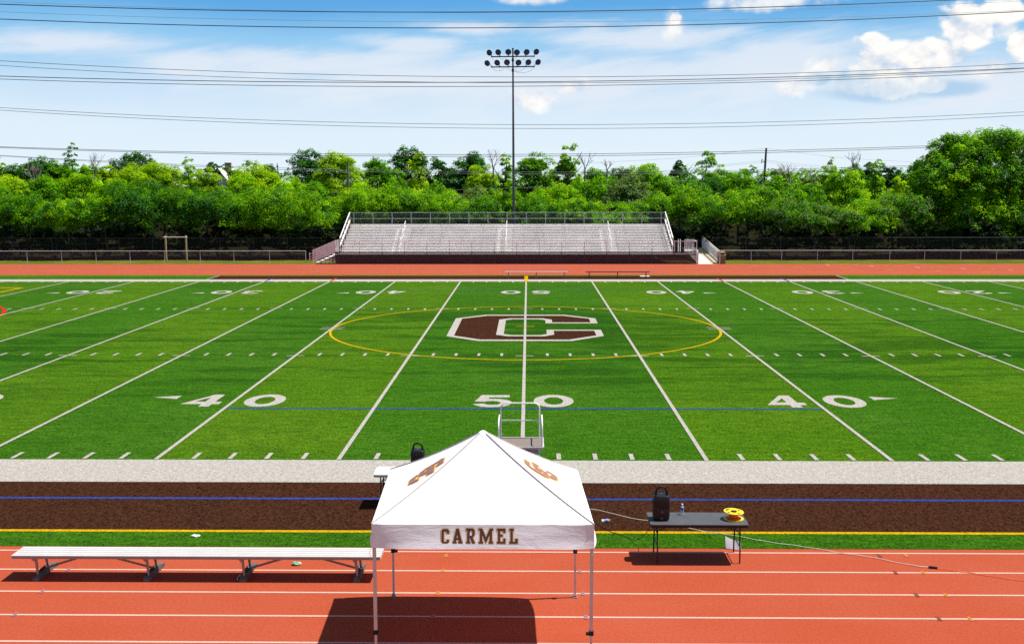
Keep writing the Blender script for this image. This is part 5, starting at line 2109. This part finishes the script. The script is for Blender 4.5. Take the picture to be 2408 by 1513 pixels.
# front thicket: vine-covered bushes, left to right (u, top, width, depth, leaves, label)
for u, v, w, Y, mt, lab in (
    (-40, 428, 190, 74.5, ['leaf_mid', 'leaf_bright'], 'bush half cut off by the left edge of the hedge'),
    (66, 452, 165, 73.6, ['leaf_mid', 'leaf_dark'], 'low rounded bush next to the one at the left edge'),
    (160, 468, 150, 73.0, ['leaf_bright', 'leaf_mid'], 'lower bright bush with hanging sprays, third from left'),
    (250, 458, 150, 73.8, ['leaf_mid', 'leaf_bright'], 'mid green bush between the left edge and the pull-up bar'),
    (335, 428, 180, 74.6, ['leaf_dark', 'leaf_mid'], 'tall dark bush just left of the pull-up bar'),
    (420, 440, 150, 74.0, ['leaf_mid', 'leaf_dark'], 'drooping bush directly behind the pull-up bar'),
    (505, 448, 160, 74.4, ['leaf_dark', 'leaf_mid'], 'shaded bush just right of the pull-up bar'),
    (585, 442, 150, 73.8, ['leaf_mid', 'leaf_bright'], 'bush midway between pull-up bar and grandstand stairs'),
    (672, 440, 210, 74.2, ['leaf_bright', 'leaf_mid'], 'large bright domed bush left of the grandstand stairs'),
    (762, 470, 120, 76.2, ['leaf_dark', 'leaf_mid'], 'darker bush behind the grandstand stairs'),
    (850, 444, 170, 76.8, ['leaf_bright', 'leaf_mid'], 'vine-covered bush over the left corner of the grandstand'),
    (945, 436, 160, 77.4, ['leaf_bright', 'leaf_mid'], 'bright vine mound behind the left third of the grandstand'),
    (1035, 448, 150, 77.0, ['leaf_bright', 'leaf_mid'], 'sprawling vine bush behind the left aisle of the grandstand'),
    (1120, 466, 130, 76.5, ['leaf_mid', 'leaf_bright'], 'low vine bush just left of the mast'),
    (1172, 448, 110, 77.5, ['leaf_mid', 'leaf_bright'], 'leafy mound rising at the foot of the mast'),
    (1262, 458, 140, 77.0, ['leaf_mid', 'leaf_dark'], 'bush just right of the mast'),
    (1345, 466, 140, 76.8, ['leaf_mid', 'leaf_bright'], 'bush behind the middle of the right half of the grandstand'),
    (1435, 474, 130, 76.6, ['leaf_bright', 'leaf_mid'], 'low bush behind the right aisle of the grandstand'),
    (1522, 470, 150, 77.4, ['leaf_mid', 'leaf_bright'], 'bush at the right corner of the grandstand'),
    (1608, 432, 160, 77.6, ['leaf_mid', 'leaf_bright'], 'tall bush just right of the grandstand'),
    (1684, 470, 150, 76.6, ['leaf_mid', 'leaf_grey'], 'greyish bush above the access ramp'),
    (1760, 440, 170, 74.6, ['leaf_mid', 'leaf_bright'], 'bush below the dark leaning utility pole'),
    (1850, 452, 170, 74.2, ['leaf_mid', 'leaf_grey'], 'soft grey-green bush right of the leaning utility pole'),
    (1935, 478, 150, 73.6, ['leaf_grey', 'leaf_mid'], 'silvery bush midway along the right fence'),
    (2020, 470, 160, 74.2, ['leaf_bright', 'leaf_mid'], 'bright yellow-green bush left of the big tree'),
    (2110, 452, 150, 74.8, ['leaf_mid', 'leaf_grey'], 'bush pressed against the left side of the big tree'),
):
    tree(u, v, w, Y - (1.3 if Y < 76 else 0.4), mt + (['leaf_dark'] if 'leaf_dark' not in mt else []), lab, name='bush', shape='bush', base=0.20 + 0.26 * ((u * 37 + v * 11) % 100) / 100.0, group=B, depth=0.85, leaf=0.085)

# big tree at the right, one crown reaching the ground, and its neighbour
big = thing('broadleaf_tree', (46.5, 76, 0), 'huge broadleaf tree towering at the right edge', 'tree')
S75 = (76 - CAM[1]) / FPX
lob = []
rngb = random.Random(99)
for (u, v, ru, rv, dy) in ((2200, 400, 44, 40, 0), (2180, 450, 36, 45, -1.5), (2225, 360, 36, 30, 0.5), (2262, 345, 34, 26, 0), (2310, 345, 50, 32, 0.5), (2350, 335, 44, 28, -0.5), (2390, 355, 40, 40, 0),
                           (2290, 385, 55, 45, -1.2), (2250, 430, 58, 50, -2.0), (2345, 420, 62, 55, -1.0), (2410, 440, 50, 60, -0.5), (2195, 500, 45, 45, -1.5), (2270, 505, 52, 42, -2.4), (2330, 500, 46, 42, -1.8),
                           (2390, 520, 50, 48, -1.6), (2240, 548, 36, 30, -1.2), (2350, 552, 42, 28, -1.6), (2420, 540, 40, 36, -1.2), (2300, 470, 90, 95, 1.8), (2440, 380, 45, 50, 0.5), (2460, 460, 50, 80, 0.5),
                           (2160, 500, 26, 50, 0.5), (2238, 328, 18, 12, 0), (2330, 318, 24, 12, 0), (2376, 322, 20, 12, 0), (2165, 405, 20, 26, 0.5)):
    p = A(u, v, 76 + dy)
    lob.append((p[0], 76 + dy, p[2], ru * S75, ru * S75 * 0.9, rv * S75))
tb = MB()
limbs(tb, (46.5, 76, 0), (46.7, 76, 8.5), 0.38, rngb, 9, 1.0)
tb.build('trunk', 'bark', big, smooth=True)
leaf_mesh('crown', lob, 95000, 0.125, 5, ['leaf_mid', 'leaf_bright', 'leaf_dark'], big, clump=0.55, nclump=2000, droop=0.5, inner=0.22)

# brighter young trees and bushes between the thicket and the wires
Gm = 'young trees behind the hedge'
for u, v, w, Y, mt, sh, lab in (
    (20, 410, 100, 88, 'leaf_yellow', 'round', 'yellow-green young tree at the far left edge behind the hedge'),
    (105, 412, 110, 90, 'leaf_mid', 'round', 'round green tree second from the left edge behind the hedge'),
    (190, 405, 110, 92, 'leaf_bright', 'round', 'bright green tree in front of the tall leafy spire at left'),
    (275, 420, 90, 90, 'leaf_mid', 'round', 'small green tree beside the blue spruce'),
    (312, 388, 110, 94, 'leaf_yellow', 'round', 'yellow-green tree in front of the dark round-topped tree'),
    (382, 382, 105, 95, 'leaf_yellow', 'round', 'yellow-green tree behind and above the pull-up bar'),
    (440, 372, 70, 93, 'leaf_bright', 'spire', 'pointed yellow-green tree with wispy tips right of the pull-up bar'),
    (480, 398, 80, 92, 'leaf_yellow', 'round', 'loose pale tree left of the pale house gable'),
    (560, 412, 90, 92, 'leaf_bright', 'round', 'bright tree just right of the pale house gable'),
    (600, 388, 130, 96, 'leaf_yellow', 'round', 'broad yellow-green tree below the two dark conifers'),
    (675, 410, 100, 94, 'leaf_bright', 'round', 'bright green tree right of the broad yellow-green one'),
    (740, 428, 90, 92, 'leaf_mid', 'round', 'low green tree left of the short weathered pole'),
    (860, 430, 90, 96, 'leaf_bright', 'bush', 'bright shrub at the foot of the bright tree by the weathered pole'),
    (930, 425, 80, 98, 'leaf_mid', 'bush', 'mid green shrub below the ivy-clad tree'),
    (1030, 432, 90, 98, 'leaf_mid', 'bush', 'dull green shrub in the gap left of the mast'),
    (1105, 440, 90, 96, 'leaf_grey', 'bush', 'reedy grey-green shrub in the gap nearest the mast on its left'),
    (1300, 426, 100, 96, 'leaf_bright', 'bush', 'bright shrub in the gap just right of the mast'),
    (1395, 420, 90, 97, 'leaf_mid', 'bush', 'shrub at the foot of the tall wispy tree right of the mast'),
    (1480, 412, 110, 95, 'leaf_grey', 'round', 'dull grey-green tree above the right aisle of the grandstand'),
    (1560, 410, 90, 96, 'leaf_mid', 'round', 'green tree above the right corner of the grandstand'),
    (1660, 418, 110, 94, 'leaf_dark', 'round', 'dark green tree below the sparse-topped tree'),
    (1740, 402, 90, 95, 'leaf_mid', 'round', 'green tree just left of the leaning utility pole'),
    (1835, 420, 100, 92, 'leaf_mid', 'round', 'round tree just right of the leaning utility pole'),
    (1905, 432, 90, 90, 'leaf_mid', 'round', 'green tree below the brownish leafless thicket'),
    (1990, 398, 100, 94, 'leaf_bright', 'round', 'bright rounded tree in front of the tall leafless one'),
    (2062, 382, 70, 95, 'leaf_bright', 'spire', 'pointed bright tree in front of the dark ones by the big tree'),
    (2120, 421, 62, 86, 'leaf_yellow', 'round', 'small yellow-green tree touching the big tree'),
):
    tree(u, v, w * 1.22, Y, mt, lab, name='young_tree', shape=sh, base=0.12, group=Gm, cat='tree')

# trees beyond the power lines
Gt = 'trees beyond the power lines'
for u, v, w, Y, mt, sh, lab, nm in (
    (-4, 362, 40, 124, 'leaf_yellow', 'sparse', 'pale tree cut by the left edge of the picture', 'tree'),
    (30, 392, 80, 140, 'leaf_mid', 'round', 'distant green tree behind the tan-roofed house', 'tree'),
    (82, 369, 78, 124, 'leaf_dark', 'round', 'dark rounded tree around a pale bare trunk at left', 'tree'),
    (132, 378, 88, 126, 'leaf_mid', 'round', 'green tree left of the tall leafy spire', 'tree'),
    (167, 338, 60, 122, 'leaf_mid', 'spire', 'tall thin leafy spire, highest of the left treetops', 'tree'),
    (205, 386, 60, 126, 'leaf_bright', 'round', 'light green tree right of the tall leafy spire', 'tree'),
    (250, 388, 52, 124, 'leaf_yellow', 'round', 'small yellowish tree above the blue spruce', 'tree'),
    (318, 358, 116, 130, 'leaf_dark', 'round', 'broad dark round-topped tree at left', 'tree'),
    (501, 380, 36, 150, 'leaf_dark', 'round', 'small dark round tree beside the pale house gable', 'tree'),
    (545, 398, 50, 140, 'leaf_mid', 'round', 'small green tree right of the pale house gable', 'tree'),
    (628, 385, 60, 145, 'leaf_dark', 'round', 'dark tree between the two dark conifers', 'tree'),
    (724, 355, 92, 128, 'leaf_dark', 'round', 'dark tree left of the short weathered pole', 'tree'),
    (792, 349, 92, 122, 'leaf_yellow', 'round', 'bright yellow-green tree behind the short weathered pole', 'tree'),
    (892, 374, 95, 126, 'leaf_mid', 'round', 'rounded green tree between the weathered pole and the ivy-clad tree', 'tree'),
    (962, 344, 76, 132, 'leaf_dark', 'round', 'dark tree standing behind the ivy-clad tree', 'tree'),
    (985, 352, 66, 122, 'leaf_yellow', 'spire', 'ivy-clad yellow-green tree left of the mast', 'tree'),
    (1030, 371, 66, 134, 'leaf_dark', 'round', 'small dark tree right of the ivy-clad tree', 'tree'),
    (1108, 358, 92, 132, 'leaf_dark', 'round', 'dark round tree left of the mast', 'tree'),
    (1135, 384, 70, 122, 'leaf_yellow', 'round', 'pale tree in front of the dark round tree left of the mast', 'tree'),
    (1190, 350, 48, 124, 'leaf_bright', 'spire', 'slim bright tree touching the mast', 'tree'),
    (1256, 362, 96, 134, 'leaf_mid', 'round', 'broad green tree right of the mast', 'tree'),
    (1336, 335, 62, 122, 'leaf_bright', 'sparse', 'tall wispy bright tree, highest right of the mast', 'tree'),
    (1330, 372, 56, 123, 'leaf_bright', 'round', 'lower leafy tree under the tall wispy one', 'tree'),
    (1412, 394, 70, 128, 'leaf_mid', 'round', 'low green tree right of the tall wispy one', 'tree'),
    (1470, 394, 90, 140, 'leaf_grey', 'round', 'dull grey-green tree below the thin leafless twigs', 'tree'),
    (1523, 380, 86, 128, 'leaf_bright', 'round', 'bright rounded tree above the right end of the grandstand', 'tree'),
    (1598, 381, 44, 175, 'leaf_dark', 'round', 'distant dark tree right of the grandstand', 'tree'),
    (1663, 354, 72, 122, 'leaf_bright', 'sparse', 'sparse-topped bright tree left of the leaning pole', 'tree'),
    (1700, 394, 70, 128, 'leaf_mid', 'round', 'green tree between sparse-topped tree and leaning pole', 'tree'),
    (1766, 386, 46, 126, 'leaf_mid', 'sparse', 'ragged tree just left of the leaning pole', 'tree'),
    (1834, 400, 60, 140, 'leaf_grey', 'round', 'grey-green domed tree just right of the leaning pole', 'tree'),
    (1912, 408, 60, 135, 'leaf_grey', 'round', 'brownish grey tree far right of the leaning pole', 'tree'),
    (1952, 376, 62, 124, 'leaf_bright', 'spire', 'pointed bright tree left of the tall leafless one', 'tree'),
    (2010, 388, 60, 128, 'leaf_mid', 'round', 'green tree around the trunk of the tall leafless one', 'tree'),
    (2050, 380, 46, 140, 'leaf_dark', 'round', 'dark tree behind the pointed bright one by the big tree', 'tree'),
    (2087, 388, 44, 142, 'leaf_dark', 'round', 'dark tree halfway between pointed bright one and big tree', 'tree'),
    (2115, 402, 46, 150, 'leaf_dark', 'round', 'small dark dome nearest the big tree', 'tree'),
    (2145, 405, 46, 140, 'leaf_mid', 'round', 'green tree half hidden by the big tree', 'tree'),
):
    tree(u, v, w * 1.38, Y, mt, lab, name=nm, shape=sh, base=0.10, group=Gt, cat='tree')
tree(602, 367, 40, 150, 'leaf_blue', 'left of the two dark conifers above the yellow-green trees', name='conifer', shape='cone', base=0.05, group='conifers', cat='conifer')
tree(652, 373, 32, 152, 'leaf_blue', 'right of the two dark conifers above the yellow-green trees', name='conifer', shape='cone', base=0.05, group='conifers', cat='conifer')
tree(232, 419, 26, 100, 'leaf_blue', 'small blue spruce standing among green trees at left', name='spruce', shape='cone', base=0.03, group='conifers', cat='conifer')
tree(1440, 395, 20, 160, 'leaf_blue', 'tiny dark conifer on the skyline right of the mast', name='conifer', shape='cone', base=0.05, group='conifers', cat='conifer')

for u, vt, vb, w, Y, lab, bk in (
    (219, 355, 410, 36, 120, 'thin leafless tree right of the tall leafy spire', 'bark_grey'),
    (78, 378, 440, 40, 118, 'pale dead trunk with short stubs among dark leaves at left', 'bark_pale'),
    (1160, 344, 400, 46, 121, 'leafless tree just left of the mast', 'bark_grey'),
    (1376, 349, 400, 50, 120, 'leaning leafless tree beside the tall wispy one', 'bark_grey'),
    (1428, 372, 400, 44, 124, 'thin leafless twigs on the skyline above the grandstand', 'bark_grey'),
    (1839, 382, 415, 38, 130, 'leafless tree nearest the leaning pole on its right', 'bark_pale'),
    (1858, 383, 415, 40, 131, 'second leafless tree right of the leaning pole', 'bark_pale'),
    (1910, 391, 420, 46, 130, 'low leafless tree midway between leaning pole and big tree', 'bark_pale'),
    (2010, 353, 400, 56, 120, 'tall dark leafless tree left of the big tree', 'bark'),
):
    bare_tree(u, vt, vb, w, Y, lab, bk)

# far belt of woods that closes the horizon
fw = thing('far_woods', (0, 330, 0), 'far belt of dark green woods along the horizon', 'woods')
fw['kind'] = 'stuff'
rngw = random.Random(4)
lob = []
for i in range(330):
    y = rngw.uniform(150, 330)
    x = rngw.uniform(-0.62, 0.62) * (y + 26)
    h = rngw.uniform(7.0, 9.4) + (y - 150) * 0.008
    w = rngw.uniform(3.0, 6.5)
    lob.append((x, y, h * 0.55, w, w * 0.7, h * 0.45))
o = leaf_mesh('canopy', lob, 90000, 0.34, 44, ['leaf_mid', 'leaf_dark'], fw, clump=0.9, nclump=5000)
o['kind'] = 'stuff'
# undergrowth filling the thicket foot; its colour and height stand in for deep shade
ug = thing('undergrowth', (0, 76, 0), 'tangled undergrowth at the foot of the hedge, its leaves coloured as deep shade', 'undergrowth')
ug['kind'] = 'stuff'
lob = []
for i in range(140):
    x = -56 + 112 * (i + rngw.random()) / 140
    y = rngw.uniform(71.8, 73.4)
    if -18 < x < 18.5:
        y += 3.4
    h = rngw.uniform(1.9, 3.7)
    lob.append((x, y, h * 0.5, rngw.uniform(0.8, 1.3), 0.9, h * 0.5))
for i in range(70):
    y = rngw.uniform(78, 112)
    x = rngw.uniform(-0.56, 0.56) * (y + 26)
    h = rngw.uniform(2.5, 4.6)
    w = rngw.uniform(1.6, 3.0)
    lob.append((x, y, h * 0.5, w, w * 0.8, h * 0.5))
o = leaf_mesh('leaves', lob, 150000, 0.13, 45, ['leaf_shade'], ug, clump=0.42, nclump=4200, inner=0.3)
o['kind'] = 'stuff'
